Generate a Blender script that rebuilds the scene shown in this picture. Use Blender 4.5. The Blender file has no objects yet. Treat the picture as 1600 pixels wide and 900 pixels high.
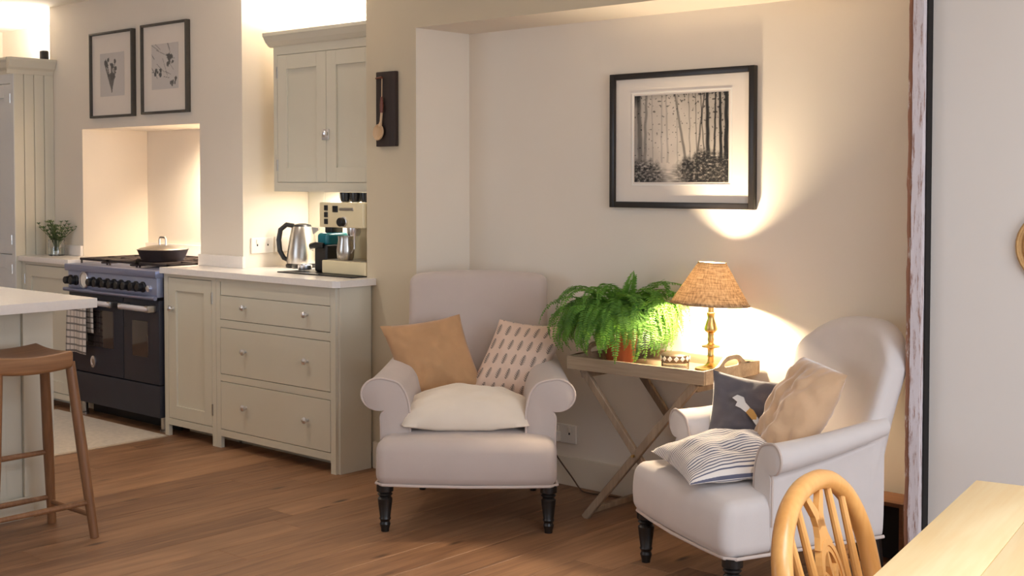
import bpy, bmesh, math, random
from mathutils import Vector, Matrix, noise, Euler
random.seed(7)
R = math.radians
sc = bpy.context.scene
COL = sc.collection

# ---------------------------------------------------------------- camera
cam = bpy.data.cameras.new('camera'); camo = bpy.data.objects.new('camera', cam); COL.objects.link(camo)
cam.sensor_fit = 'HORIZONTAL'; cam.sensor_width = 36.0; cam.lens = 36.0 * 1979 / 1600
cam.shift_y = -(450 - 347.3) / 1600.0
camo.location = (0, 0, 1.398); camo.rotation_euler = (R(90 - 1.93), 0, R(41.7)); cam.clip_start = 0.05
sc.camera = camo
# ---------------------------------------------------------------- view, world, big lights
sc.view_settings.view_transform = 'Standard'; sc.view_settings.look = 'None'
sc.view_settings.gamma = 1.0; sc.view_settings.use_curve_mapping = False
sc.view_settings.exposure = 0.06
try:
    sc.cycles.use_denoising = True; sc.cycles.max_bounces = 10; sc.cycles.diffuse_bounces = 6
    sc.cycles.sample_clamp_indirect = 6.0
except Exception: pass
w = bpy.data.worlds.new('world'); sc.world = w; w.use_nodes = True
w.node_tree.nodes['Background'].inputs[0].default_value = (0.75, 0.86, 1.0, 1); w.node_tree.nodes['Background'].inputs[1].default_value = 1.0

def area(name, loc, target, sx, sy, power, rgb, spread=180):
    l = bpy.data.lights.new(name, 'AREA'); l.shape = 'RECTANGLE'; l.size = sx; l.size_y = sy
    l.energy = power; l.color = rgb; l.spread = R(spread)
    o = bpy.data.objects.new(name, l); COL.objects.link(o); o.location = loc
    o.rotation_euler = (Vector(target) - Vector(loc)).to_track_quat('-Z', 'Y').to_euler(); return o
def spot(name, loc, target, power, rgb, ang=100, blend=.6, rad=.04):
    l = bpy.data.lights.new(name, 'SPOT'); l.energy = power; l.color = rgb; l.spot_size = R(ang); l.spot_blend = blend
    l.shadow_soft_size = rad
    o = bpy.data.objects.new(name, l); COL.objects.link(o); o.location = loc
    o.rotation_euler = (Vector(target) - Vector(loc)).to_track_quat('-Z', 'Y').to_euler(); return o
DAY = (0.76, 0.86, 1.0); WARM = (1.0, 0.79, 0.54); WARM2 = (1.0, 0.90, 0.79)
# daylight through the patio window behind the dining table and the side window
area('daylight_rear', (0.9, -1.42, 1.25), (0.9, 3, 1.1), 2.3, 1.9, 19, DAY)
area('daylight_side', (2.02, 2.2, 1.45), (-3, 2.2, 1.0), 1.9, 1.5, 75, DAY)
area('daylight_added_rooflight', (.15, 1.75, 2.46), (.15, 1.75, 0), 1.1, 1.5, 50, DAY)  # added lamp under an unseen rooflight, brightens the table top
area('daylight_added_kitchen', (-5.6, -1.42, 1.45), (-5.6, 3, 1.1), 2.0, 1.5, 30, DAY)  # added lamp at an unseen rear window, cools the kitchen fronts
# recessed ceiling downlights
spot('downlight_drawers', (-5.05, 3.05, 2.47), (-5.05, 3.05, 0), 28, WARM2, 125, .8)
spot('downlight_island', (-6.3, 2.3, 2.47), (-6.3, 2.3, 0), 31, WARM2, 125, .8)
spot('downlight_middle', (-3.3, 1.9, 2.47), (-3.3, 1.9, 0), 8, WARM2, 125, .8)
spot('downlight_front', (-5.2, 0.9, 2.47), (-5.2, 0.9, 0), 14, WARM2, 125, .8)
# concealed strips: on top of the wall cabinets, below the wall cabinet, in the hood
area('strip_wall_cabinet_top', (-5.02, 4.42, 2.19), (-5.02, 4.44, 3), .74, .06, 22, WARM2)
area('strip_tall_cabinet_top', (-8.1, 4.3, 2.17), (-8.1, 4.3, 3), .9, .06, 26, WARM2)
area('strip_under_cabinet', (-5.03, 4.42, 1.335), (-5.03, 4.44, 0), .72, .06, 7.5, WARM2)
spot('hood_lamp', (-6.12, 4.34, 1.69), (-6.16, 4.58, 1.30), 115, (1.0, .80, .58), 140, .6, .03)

# ---------------------------------------------------------------- materials
def S(r, g, b):
    f = lambda c: (c / 255 / 12.92) if c / 255 <= .04045 else ((c / 255 + .055) / 1.055) ** 2.4
    return (f(r), f(g), f(b), 1.0)
MATS = {}
def newmat(name):
    m = bpy.data.materials.new(name); m.use_nodes = True; nt = m.node_tree
    return m, nt, nt.nodes['Principled BSDF']
def N(nt, t, **kw):
    n = nt.nodes.new(t)
    for k, v in kw.items():
        if k in ('in_',):
            for a, b in v.items(): n.inputs[a].default_value = b
        else: setattr(n, k, v)
    return n
def coords(nt, scale=(1, 1, 1), rot=(0, 0, 0), kind='Object', rnd=False):
    tc = N(nt, 'ShaderNodeTexCoord'); mp = N(nt, 'ShaderNodeMapping')
    mp.inputs['Scale'].default_value = scale; mp.inputs['Rotation'].default_value = rot
    nt.links.new(tc.outputs[kind], mp.inputs['Vector'])
    if rnd:
        oi = N(nt, 'ShaderNodeObjectInfo'); mu = N(nt, 'ShaderNodeMath', operation='MULTIPLY'); mu.inputs[1].default_value = 37.0
        nt.links.new(oi.outputs['Random'], mu.inputs[0])
        cb = N(nt, 'ShaderNodeCombineXYZ')
        for i in range(3): nt.links.new(mu.outputs[0], cb.inputs[i])
        nt.links.new(cb.outputs[0], mp.inputs['Location'])
    return mp.outputs[0]
def ramp(nt, fac, stops):
    r = N(nt, 'ShaderNodeValToRGB'); cr = r.color_ramp
    while len(cr.elements) < len(stops): cr.elements.new(.5)
    for e, (p, c) in zip(cr.elements, stops): e.position = p; e.color = c
    nt.links.new(fac, r.inputs[0]); return r.outputs[0]
def bump(nt, b, h, strength=.2, dist=.002):
    n = N(nt, 'ShaderNodeBump'); n.inputs['Strength'].default_value = strength; n.inputs['Distance'].default_value = dist
    nt.links.new(h, n.inputs['Height']); nt.links.new(n.outputs[0], b.inputs['Normal'])
def plain(name, c, rough=.5, metal=0, var=.06, scale=9, bmp=0, coat=0, spec=None, rnd=0):
    m, nt, b = newmat(name)
    nz = N(nt, 'ShaderNodeTexNoise'); nz.inputs['Scale'].default_value = scale; nz.inputs['Detail'].default_value = 4
    nt.links.new(coords(nt), nz.inputs['Vector'])
    lo = tuple(x * (1 - var) for x in c[:3]) + (1,); hi = tuple(min(1, x * (1 + var)) for x in c[:3]) + (1,)
    nt.links.new(ramp(nt, nz.outputs['Fac'], [(.3, lo), (.7, hi)]), b.inputs['Base Color'])
    b.inputs['Roughness'].default_value = rough; b.inputs['Metallic'].default_value = metal
    if coat: b.inputs['Coat Weight'].default_value = coat
    if spec is not None: b.inputs['Specular IOR Level'].default_value = spec
    if bmp: bump(nt, b, nz.outputs['Fac'], bmp)
    MATS[name] = m; return m
def wood(name, c1, c2, axis=1, rough=.4, rnd=True, scale=1.0, fine=60, spread=.35, knots=False):
    m, nt, b = newmat(name)
    s = [9 * scale] * 3; s[axis] = .9 * scale
    v = coords(nt, s, rnd=rnd)
    n1 = N(nt, 'ShaderNodeTexNoise'); n1.inputs['Scale'].default_value = 1.6; n1.inputs['Detail'].default_value = 5; n1.inputs['Distortion'].default_value = 1.2
    nt.links.new(v, n1.inputs['Vector'])
    s2 = [fine * scale] * 3; s2[axis] = 2.5 * scale
    n2 = N(nt, 'ShaderNodeTexNoise'); n2.inputs['Scale'].default_value = 2.0; n2.inputs['Detail'].default_value = 3
    nt.links.new(coords(nt, s2, rnd=rnd), n2.inputs['Vector'])
    mx = N(nt, 'ShaderNodeMix'); mx.inputs[0].default_value = .35
    nt.links.new(n1.outputs['Fac'], mx.inputs[2]); nt.links.new(n2.outputs['Fac'], mx.inputs[3])
    fac = mx.outputs[0]
    if rnd:
        oi = N(nt, 'ShaderNodeObjectInfo'); ma = N(nt, 'ShaderNodeMath', operation='MULTIPLY_ADD')
        ma.inputs[1].default_value = spread; ma.inputs[2].default_value = -spread / 2
        nt.links.new(oi.outputs['Random'], ma.inputs[0]); ad = N(nt, 'ShaderNodeMath', operation='ADD')
        nt.links.new(ma.outputs[0], ad.inputs[0]); nt.links.new(fac, ad.inputs[1]); fac = ad.outputs[0]
    col = ramp(nt, fac, [(.28, c1), (.72, c2)])
    if knots:
        vo = N(nt, 'ShaderNodeTexVoronoi'); vo.inputs['Scale'].default_value = 1.0
        nt.links.new(coords(nt, (5.5, 1.6, 5), rnd=rnd), vo.inputs['Vector'])
        kf = ramp(nt, vo.outputs['Distance'], [(.03, (1, 1, 1, 1)), (.10, (0, 0, 0, 1))])
        km = N(nt, 'ShaderNodeMix', data_type='RGBA'); km.inputs['B'].default_value = tuple(x * .35 for x in c1[:3]) + (1,)
        nt.links.new(kf, km.inputs['Factor']); nt.links.new(col, km.inputs['A']); col = km.outputs['Result']
    nt.links.new(col, b.inputs['Base Color'])
    b.inputs['Roughness'].default_value = rough
    bump(nt, b, n2.outputs['Fac'], .12, .001)
    MATS[name] = m; return m
def fabric(name, c, weave=420, var=.06, rough=.9, sheen=.25, wrinkle=9):
    m, nt, b = newmat(name)
    v = coords(nt)
    nz = N(nt, 'ShaderNodeTexNoise'); nz.inputs['Scale'].default_value = wrinkle; nz.inputs['Detail'].default_value = 6
    nt.links.new(v, nz.inputs['Vector'])
    nt.links.new(ramp(nt, nz.outputs['Fac'], [(.3, tuple(x * (1 - var) for x in c[:3]) + (1,)), (.7, tuple(min(1, x * (1 + var)) for x in c[:3]) + (1,))]), b.inputs['Base Color'])
    n2 = N(nt, 'ShaderNodeTexNoise'); n2.inputs['Scale'].default_value = weave; n2.inputs['Detail'].default_value = 2
    nt.links.new(v, n2.inputs['Vector'])
    b.inputs['Roughness'].default_value = rough; b.inputs['Sheen Weight'].default_value = sheen; b.inputs['Specular IOR Level'].default_value = .2
    bump(nt, b, n2.outputs['Fac'], .25, .0015)
    MATS[name] = m; return m

WALL = plain('wall_paint', S(234, 224, 209), .85, var=.012, scale=3)
WALLC = plain('wall_paint_grey', S(222, 214, 205), .8, var=.01, scale=3)
CEIL = plain('ceiling_paint', S(240, 234, 224), .9, var=.01)
CAB = plain('cabinet_paint', S(212, 207, 190), .45, var=.015, scale=4)
CABD = plain('cabinet_paint_daylit', S(214, 215, 214), .45, var=.015, scale=4)  # cabinet paint with the cool daylight put into its colour
QUARTZ = plain('white_quartz', S(238, 232, 226), .25, var=.02, scale=60)
WTRIM = plain('trim_paint', S(228, 216, 196), .5, var=.01)
STEEL = plain('brushed_steel', S(190, 186, 180), .28, 1, var=.08, scale=30)
CHROME = plain('chrome', S(232, 232, 236), .28, 1, var=.02)
BRASS = plain('aged_brass', S(196, 166, 106), .3, 1, var=.12, scale=40)
BLACKE = plain('black_enamel', S(38, 39, 50), .5, var=.05)
BLACK = plain('black_plastic', S(20, 20, 22), .4, var=.05)
IRON = plain('cast_iron', S(38, 26, 24), .6, var=.15, bmp=.2, scale=80)
HOBM = plain('hob_steel', S(150, 160, 195), .35, .85, var=.03)
PANELM = plain('control_panel_steel', S(165, 175, 205), .4, .7, var=.03)
GLASSD = plain('oven_glass', S(58, 50, 48), .08, var=.2, scale=5, coat=.5)
OAK = wood('oak_floor', S(112, 78, 54), S(170, 128, 93), 1, .5, spread=.26, knots=True)
STOOLW = wood('stool_oak', S(112, 76, 50), S(158, 114, 78), 2, .45, rnd=False)
STOOLS = wood('stool_seat_oak', S(120, 82, 52), S(168, 122, 82), 1, .4, rnd=False)
TRAYW = wood('weathered_wood', S(128, 106, 84), S(184, 162, 134), 0, .7, spread=.15)
TRAYL = wood('weathered_leg_wood', S(118, 97, 77), S(168, 145, 120), 2, .7, spread=.15)
PINE = wood('pine_table', S(236, 194, 130), S(250, 226, 174), 1, .32, rnd=False, spread=.1, scale=.7)
BEECH = wood('beech_chair', S(205, 140, 72), S(228, 170, 100), 2, .3, rnd=False, scale=.8)
WALNUT = wood('dark_board', S(34, 24, 20), S(60, 42, 34), 2, .6, rnd=False)
BOXW = wood('box_wood', S(92, 56, 30), S(130, 84, 50), 0, .5, rnd=False)
LINEN = fabric('linen_upholstery', S(192, 178, 170), 500, .025)
LINEN2 = fabric('linen_upholstery_grey', S(212, 203, 198), 500, .025)
PIPE = fabric('linen_piping', S(204, 188, 178), 500, .02)
TAN = fabric('tan_linen', S(184, 143, 103), 420, .08)
VELVET = fabric('tan_velvet', S(204, 168, 132), 200, .10, .75, .8)
CREAMC = fabric('cream_cotton', S(230, 216, 198), 400, .03)
CHARC = fabric('charcoal_velvet', S(96, 90, 94), 250, .12, .8, .5)
EMBW = fabric('white_embroidery', S(226, 220, 214), 600, .08)
EMBO = fabric('ochre_embroidery', S(198, 152, 88), 600, .1)
RUGM = fabric('woven_rug', S(205, 190, 170), 180, .10, wrinkle=40)
RUGE = fabric('rug_edge', S(190, 168, 142), 180, .10)
TERRA = plain('terracotta', S(168, 82, 40), .75, var=.12, scale=20, bmp=.15)
SOIL = plain('soil', S(50, 34, 24), .95, var=.3, scale=60, bmp=.5)
MATWH = plain('picture_mat', S(232, 222, 210), .8, var=.01)
FRAMEB = plain('black_frame', S(34, 29, 25), .35, var=.15, scale=30)
FRAMEG = plain('grey_frame', S(74, 68, 60), .5, var=.1, scale=30)
PLUGW = plain('white_plastic', S(236, 230, 220), .35, var=.01)
TEAL = plain('teal_plastic', S(10, 110, 125), .25, var=.05)
CREAME = plain('cream_enamel', S(232, 218, 180), .3, var=.02)
CABLE = plain('brown_cable', S(88, 66, 50), .6, var=.05)
EBONY = plain('ebonised_wood', S(26, 22, 20), .35, var=.2, scale=30)
DARKV = plain('dark_void', S(24, 19, 16), .9, var=.1)
BONE = wood('bone_wood', S(196, 160, 120), S(222, 190, 150), 2, .5, rnd=False)
COPPER = plain('dark_copper', S(110, 60, 45), .45, .4, var=.1)
CUPB = plain('dark_ceramic', S(34, 36, 40), .25, var=.1)

def frond_mat(name, a, b_):
    m, nt, b = newmat(name)
    nz = N(nt, 'ShaderNodeTexNoise'); nz.inputs['Scale'].default_value = 14
    nt.links.new(coords(nt), nz.inputs['Vector'])
    nt.links.new(ramp(nt, nz.outputs['Fac'], [(.3, a), (.7, b_)]), b.inputs['Base Color'])
    b.inputs['Roughness'].default_value = .55
    tr = N(nt, 'ShaderNodeBsdfTranslucent'); tr.inputs['Color'].default_value = tuple(min(1, x * 1.6) for x in b_[:3]) + (1,)
    mx = N(nt, 'ShaderNodeMixShader'); mx.inputs[0].default_value = .26
    nt.links.new(b.outputs[0], mx.inputs[1]); nt.links.new(tr.outputs[0], mx.inputs[2])
    nt.links.new(mx.outputs[0], nt.nodes['Material Output'].inputs[0]); return m
FERN = frond_mat('fern_green', S(58, 104, 36), S(112, 160, 58))
HERB = frond_mat('herb_green', S(64, 84, 50), S(110, 130, 86))
STEMM = plain('fern_stem', S(110, 120, 50), .6)

def glass_mat(name, c=(1, 1, 1, 1), rough=.02):
    m, nt, b = newmat(name)
    b.inputs['Base Color'].default_value = c; b.inputs['Transmission Weight'].default_value = 1; b.inputs['Roughness'].default_value = rough; b.inputs['IOR'].default_value = 1.45
    nz = N(nt, 'ShaderNodeTexNoise'); nt.links.new(coords(nt), nz.inputs['Vector']); bump(nt, b, nz.outputs['Fac'], .02)
    return m
GLASS = glass_mat('clear_glass')
def emit_mat(name, c, s):
    m, nt, b = newmat(name); b.inputs['Emission Color'].default_value = c; b.inputs['Emission Strength'].default_value = s; return m
BULB = emit_mat('bulb_glow', (*WARM, 1), 1600)

def shade_mat():
    m, nt, b = newmat('burlap_shade')
    tc = N(nt, 'ShaderNodeTexCoord')
    cols = []
    for s, r in (((120, 9, 1), 0.25), ((11, 46, 1), 0.25)):
        mp = N(nt, 'ShaderNodeMapping'); mp.inputs['Scale'].default_value = s; mp.inputs['Rotation'].default_value = (0, 0, .35)
        nt.links.new(tc.outputs['UV'], mp.inputs[0])
        n = N(nt, 'ShaderNodeTexNoise'); n.inputs['Scale'].default_value = 1; n.inputs['Detail'].default_value = 2
        nt.links.new(mp.outputs[0], n.inputs['Vector']); cols.append(n.outputs['Fac'])
    mul = N(nt, 'ShaderNodeMath', operation='ADD'); nt.links.new(cols[0], mul.inputs[0]); nt.links.new(cols[1], mul.inputs[1])
    hv = N(nt, 'ShaderNodeMath', operation='MULTIPLY'); hv.inputs[1].default_value = .5; nt.links.new(mul.outputs[0], hv.inputs[0])
    col = ramp(nt, hv.outputs[0], [(.38, S(118, 98, 76)), (.62, S(200, 180, 150))])
    nt.links.new(col, b.inputs['Base Color']); b.inputs['Roughness'].default_value = .9
    tr = N(nt, 'ShaderNodeBsdfTranslucent'); nt.links.new(col, tr.inputs['Color'])
    mx = N(nt, 'ShaderNodeMixShader'); mx.inputs[0].default_value = .35
    nt.links.new(b.outputs[0], mx.inputs[1]); nt.links.new(tr.outputs[0], mx.inputs[2])
    nt.links.new(mx.outputs[0], nt.nodes['Material Output'].inputs[0]); return m
SHADE = shade_mat()

def stripe_mat():
    m, nt, b = newmat('ticking_stripe')
    tc = N(nt, 'ShaderNodeTexCoord'); sp = N(nt, 'ShaderNodeSeparateXYZ'); nt.links.new(tc.outputs['UV'], sp.inputs[0])
    mu = N(nt, 'ShaderNodeMath', operation='MULTIPLY'); mu.inputs[1].default_value = 2 * math.pi * 34; nt.links.new(sp.outputs[1], mu.inputs[0])
    sn = N(nt, 'ShaderNodeMath', operation='SINE'); nt.links.new(mu.outputs[0], sn.inputs[0])
    nt.links.new(ramp(nt, sn.outputs[0], [(.28, S(232, 222, 212)), (.45, S(98, 98, 116))]), b.inputs['Base Color'])
    b.inputs['Roughness'].default_value = .9; b.inputs['Sheen Weight'].default_value = .2; return m
STRIPE = stripe_mat()

def print_mat():
    m, nt, b = newmat('block_print')
    tc = N(nt, 'ShaderNodeTexCoord'); sp = N(nt, 'ShaderNodeSeparateXYZ'); nt.links.new(tc.outputs['UV'], sp.inputs[0])
    def M(op, a, bb=None, c=None):
        n = N(nt, 'ShaderNodeMath', operation=op)
        for i, x in enumerate((a, bb, c)):
            if x is None: continue
            if isinstance(x, (int, float)): n.inputs[i].default_value = x
            else: nt.links.new(x, n.inputs[i])
        return n.outputs[0]
    u = M('MULTIPLY', sp.outputs[0], 7.0); v = M('MULTIPLY', sp.outputs[1], 5.2)
    p = M('ABSOLUTE', M('SUBTRACT', M('FRACT', u), .5)); q = M('SUBTRACT', M('FRACT', v), .5)
    # leafy stem: barbs along the height, narrowing upward
    qq = M('DIVIDE', q, .37); taper = M('MULTIPLY', M('SQRT', M('MAXIMUM', M('SUBTRACT', 1.0, M('MULTIPLY', qq, qq)), 0.0)), .25)
    barb = M('ADD', M('MULTIPLY', M('SINE', M('ADD', M('MULTIPLY', q, 52.0), M('MULTIPLY', p, -30.0))), .5), .62)
    width = M('MULTIPLY', taper, barb)
    inside = M('LESS_THAN', p, width); tall = M('LESS_THAN', M('ABSOLUTE', q), .37)
    stem = M('LESS_THAN', p, .028)
    mask = M('MULTIPLY', M('MAXIMUM', inside, stem), tall)
    nz = N(nt, 'ShaderNodeTexNoise'); nz.inputs['Scale'].default_value = 90; nt.links.new(tc.outputs['UV'], nz.inputs['Vector'])
    mask = M('MULTIPLY', mask, M('ADD', M('MULTIPLY', nz.outputs['Fac'], .7), .45))
    mx = N(nt, 'ShaderNodeMix', data_type='RGBA'); mx.inputs['A'].default_value = S(214, 186, 166); mx.inputs['B'].default_value = S(92, 84, 78)
    nt.links.new(mask, mx.inputs['Factor']); nt.links.new(mx.outputs['Result'], b.inputs['Base Color'])
    b.inputs['Roughness'].default_value = .9; b.inputs['Sheen Weight'].default_value = .2; return m
PRINT = print_mat()

def check_mat():
    m, nt, b = newmat('checked_towel')
    tc = N(nt, 'ShaderNodeTexCoord'); sp = N(nt, 'ShaderNodeSeparateXYZ'); nt.links.new(tc.outputs['UV'], sp.inputs[0])
    outs = []
    for i, k, lo in ((0, 6, .90), (1, 8, .70)):
        mu = N(nt, 'ShaderNodeMath', operation='MULTIPLY'); mu.inputs[1].default_value = 2 * math.pi * k; nt.links.new(sp.outputs[i], mu.inputs[0])
        sn = N(nt, 'ShaderNodeMath', operation='SINE'); nt.links.new(mu.outputs[0], sn.inputs[0])
        gt = N(nt, 'ShaderNodeMath', operation='GREATER_THAN'); gt.inputs[1].default_value = lo; nt.links.new(sn.outputs[0], gt.inputs[0]); outs.append(gt.outputs[0])
    mxm = N(nt, 'ShaderNodeMath', operation='MAXIMUM'); nt.links.new(outs[0], mxm.inputs[0]); nt.links.new(outs[1], mxm.inputs[1])
    nt.links.new(ramp(nt, mxm.outputs[0], [(.2, S(206, 196, 188)), (.8, S(120, 114, 110))]), b.inputs['Base Color'])
    b.inputs['Roughness'].default_value = .95; return m
CHECK = check_mat()

def distressed(name, paint, under, lo, hi, sx=30):
    m, nt, b = newmat(name)
    nz = N(nt, 'ShaderNodeTexNoise'); nz.inputs['Scale'].default_value = 1; nz.inputs['Detail'].default_value = 8; nz.inputs['Roughness'].default_value = .75
    nt.links.new(coords(nt, (sx, sx, 7)), nz.inputs['Vector'])
    nt.links.new(ramp(nt, nz.outputs['Fac'], [(lo, paint), (hi, under)]), b.inputs['Base Color'])
    b.inputs['Roughness'].default_value = .75; bump(nt, b, nz.outputs['Fac'], .6, .004); return m
DISTW = distressed('flaking_white_paint', S(212, 202, 204), S(150, 112, 96), .52, .62, 70)
DISTB = distressed('worn_brown_timber', S(150, 104, 80), S(206, 190, 180), .55, .62)
vcol = None
def vcol_mat():
    m, nt, b = newmat('printed_paper'); a = N(nt, 'ShaderNodeVertexColor'); a.layer_name = 'Col'
    nz = N(nt, 'ShaderNodeTexNoise'); nz.inputs['Scale'].default_value = 400; nt.links.new(coords(nt), nz.inputs['Vector']); bump(nt, b, nz.outputs['Fac'], .03)
    nt.links.new(a.outputs[0], b.inputs['Base Color']); b.inputs['Roughness'].default_value = .6; return m
PRINTP = vcol_mat()

# ---------------------------------------------------------------- mesh helpers
class B:
    def __init__(s): s.bm = bmesh.new()
    def box(s, x0, y0, z0, x1, y1, z1, bev=0, seg=2, M=None):
        r = bmesh.ops.create_cube(s.bm, size=1.0); vs = r['verts']
        for v in vs: v.co = Vector(((x0 + x1) / 2 + v.co.x * (x1 - x0), (y0 + y1) / 2 + v.co.y * (y1 - y0), (z0 + z1) / 2 + v.co.z * (z1 - z0)))
        if M is not None:
            for v in vs: v.co = M @ v.co
        if bev:
            es = list({e for v in vs for e in v.link_edges})
            bmesh.ops.bevel(s.bm, geom=es, offset=bev, segments=seg, affect='EDGES', profile=.6)
        return s
    def bar(s, p0, p1, wx, wy, bev=.002, up=(0, 0, 1)):
        p0, p1 = Vector(p0), Vector(p1); d = (p1 - p0); L = d.length; z = d.normalized()
        x = Vector(up).cross(z)
        if x.length < 1e-4: x = Vector((1, 0, 0))
        x.normalize(); y = z.cross(x)
        M = Matrix((x, y, z)).transposed().to_4x4(); M.translation = (p0 + p1) / 2
        return s.box(-wx / 2, -wy / 2, -L / 2, wx / 2, wy / 2, L / 2, bev, 1, M)
    def tube(s, pts, r, seg=8, closed=False, caps=True):
        pts = [Vector(p) for p in pts]; n = len(pts); rr = r if isinstance(r, (list, tuple)) else [r] * n
        rings = []; prev = None
        for i, p in enumerate(pts):
            if closed: t = pts[(i + 1) % n] - pts[i - 1]
            else: t = pts[min(i + 1, n - 1)] - pts[max(i - 1, 0)]
            t.normalize()
            if prev is None:
                a = Vector((0, 0, 1)) if abs(t.z) < .9 else Vector((1, 0, 0)); prev = t.cross(a).normalized()
            prev = (prev - t * prev.dot(t)).normalized(); q = t.cross(prev)
            rings.append([s.bm.verts.new(p + (prev * math.cos(2 * math.pi * k / seg) + q * math.sin(2 * math.pi * k / seg)) * rr[i]) for k in range(seg)])
        for i in range(n if closed else n - 1):
            a, b = rings[i], rings[(i + 1) % n]
            for k in range(seg): s.bm.faces.new((a[k], a[(k + 1) % seg], b[(k + 1) % seg], b[k]))
        if caps and not closed:
            s.bm.faces.new(rings[0][::-1]); s.bm.faces.new(rings[-1])
        return s
    def lathe(s, prof, seg=24, c=(0, 0, 0), M=None, cap=True, uv=False):
        rings = []
        for r, z in prof:
            ring = []
            for k in range(seg):
                a = 2 * math.pi * k / seg; p = Vector((r * math.cos(a), r * math.sin(a), z))
                p = (M @ p) if M is not None else p
                ring.append(s.bm.verts.new(p + Vector(c)))
            rings.append(ring)
        ul = s.bm.loops.layers.uv.verify() if uv else None
        for i in range(len(rings) - 1):
            a, b = rings[i], rings[i + 1]
            for k in range(seg):
                f = s.bm.faces.new((a[k], a[(k + 1) % seg], b[(k + 1) % seg], b[k]))
                if uv:
                    for lp, (uu, vv) in zip(f.loops, ((k, i), (k + 1, i), (k + 1, i + 1), (k, i + 1))): lp[ul].uv = (uu / seg, vv / (len(rings) - 1))
        if cap:
            if prof[0][0] > 1e-5: s.bm.faces.new(rings[0][::-1])
            if prof[-1][0] > 1e-5: s.bm.faces.new(rings[-1])
        return s
    def prism(s, pts, a, b, axis='y'):
        def P(p, d): return {'y': (p[0], d, p[1]), 'x': (d, p[0], p[1]), 'z': (p[0], p[1], d)}[axis]
        A = [s.bm.verts.new(P(p, a)) for p in pts]; Bv = [s.bm.verts.new(P(p, b)) for p in pts]
        n = len(pts)
        for i in range(n): s.bm.faces.new((A[i], A[(i + 1) % n], Bv[(i + 1) % n], Bv[i]))
        s.bm.faces.new(A[::-1]); s.bm.faces.new(Bv); return s
    def rbox(s, c, h, r, n=(10, 8, 6), fn=None):
        r = min(r, *h); hx, hy, hz = h; made = {}
        def vert(p):
            k = tuple(round(x, 5) for x in p)
            if k not in made:
                q = Vector([max(-(h[i] - r), min(h[i] - r, p[i])) for i in range(3)])
                d = Vector(p) - q
                co = q + d.normalized() * r if d.length > 1e-9 else Vector(p)
                co += Vector(c)
                if fn: co = Vector(fn(co))
                made[k] = s.bm.verts.new(co)
            return made[k]
        def lin(hh, m):  # denser near the edge so the rounding reads
            base = [-hh, -hh + r * .15, -hh + r * .4, -hh + r * .75]; mid = [(-hh + r) + (2 * hh - 2 * r) * i / m for i in range(m + 1)]
            return base + mid + [-x for x in base[::-1]]
        ax = [lin(h[i], n[i]) for i in range(3)]
        for a, b, cc in ((0, 1, 2), (1, 2, 0), (2, 0, 1)):
            for sg in (-1, 1):
                for i in range(len(ax[a]) - 1):
                    for j in range(len(ax[b]) - 1):
                        q = []
                        for ii, jj in ((i, j), (i + 1, j), (i + 1, j + 1), (i, j + 1)):
                            p = [0, 0, 0]; p[a] = ax[a][ii]; p[b] = ax[b][jj]; p[cc] = sg * h[cc]; q.append(vert(p))
                        q = q if sg > 0 else q[::-1]
                        if len(set(q)) == 4:
                            try: s.bm.faces.new(q)
                            except ValueError: pass
        return s
    def done(s, name, mat, parent=None, smooth=True, angle=35, loc=None, rot=None, label=None):
        me = bpy.data.meshes.new(name); bmesh.ops.recalc_face_normals(s.bm, faces=s.bm.faces); s.bm.to_mesh(me); s.bm.free()
        me.materials.append(mat)
        if smooth:
            for p in me.polygons: p.use_smooth = True
            me.set_sharp_from_angle(angle=R(angle))
        o = bpy.data.objects.new(name, me); COL.objects.link(o)
        if parent is not None: o.parent = parent
        if loc: o.location = loc
        if rot: o.rotation_euler = rot
        if label: o['label'] = label
        return o
def thing(name, label, cat, loc=(0, 0, 0), rotz=0, group=None):
    o = bpy.data.objects.new(name, None); COL.objects.link(o); o.location = loc; o.rotation_euler = (0, 0, rotz); o.empty_display_size = .05
    o['label'] = label; o['category'] = cat
    if group: o['group'] = group
    return o
def tag(o, label, cat, group=None):
    o['label'] = label; o['category'] = cat
    if group: o['group'] = group
    return o
def struct(o, label=None, cat=None):
    o['kind'] = 'structure'
    if label: o['label'] = label
    if cat: o['category'] = cat
    return o
def dup(root, loc, rotz=None, label=None, group=None):
    r = root.copy(); COL.objects.link(r); r.location = loc
    if rotz is not None: r.rotation_euler = (0, 0, rotz)
    if label: r['label'] = label
    if group: r['group'] = group
    for ch in list(root.children):
        c = ch.copy(); COL.objects.link(c); c.parent = r
        for g in list(ch.children):
            d = g.copy(); COL.objects.link(d); d.parent = c
    return r

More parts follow.
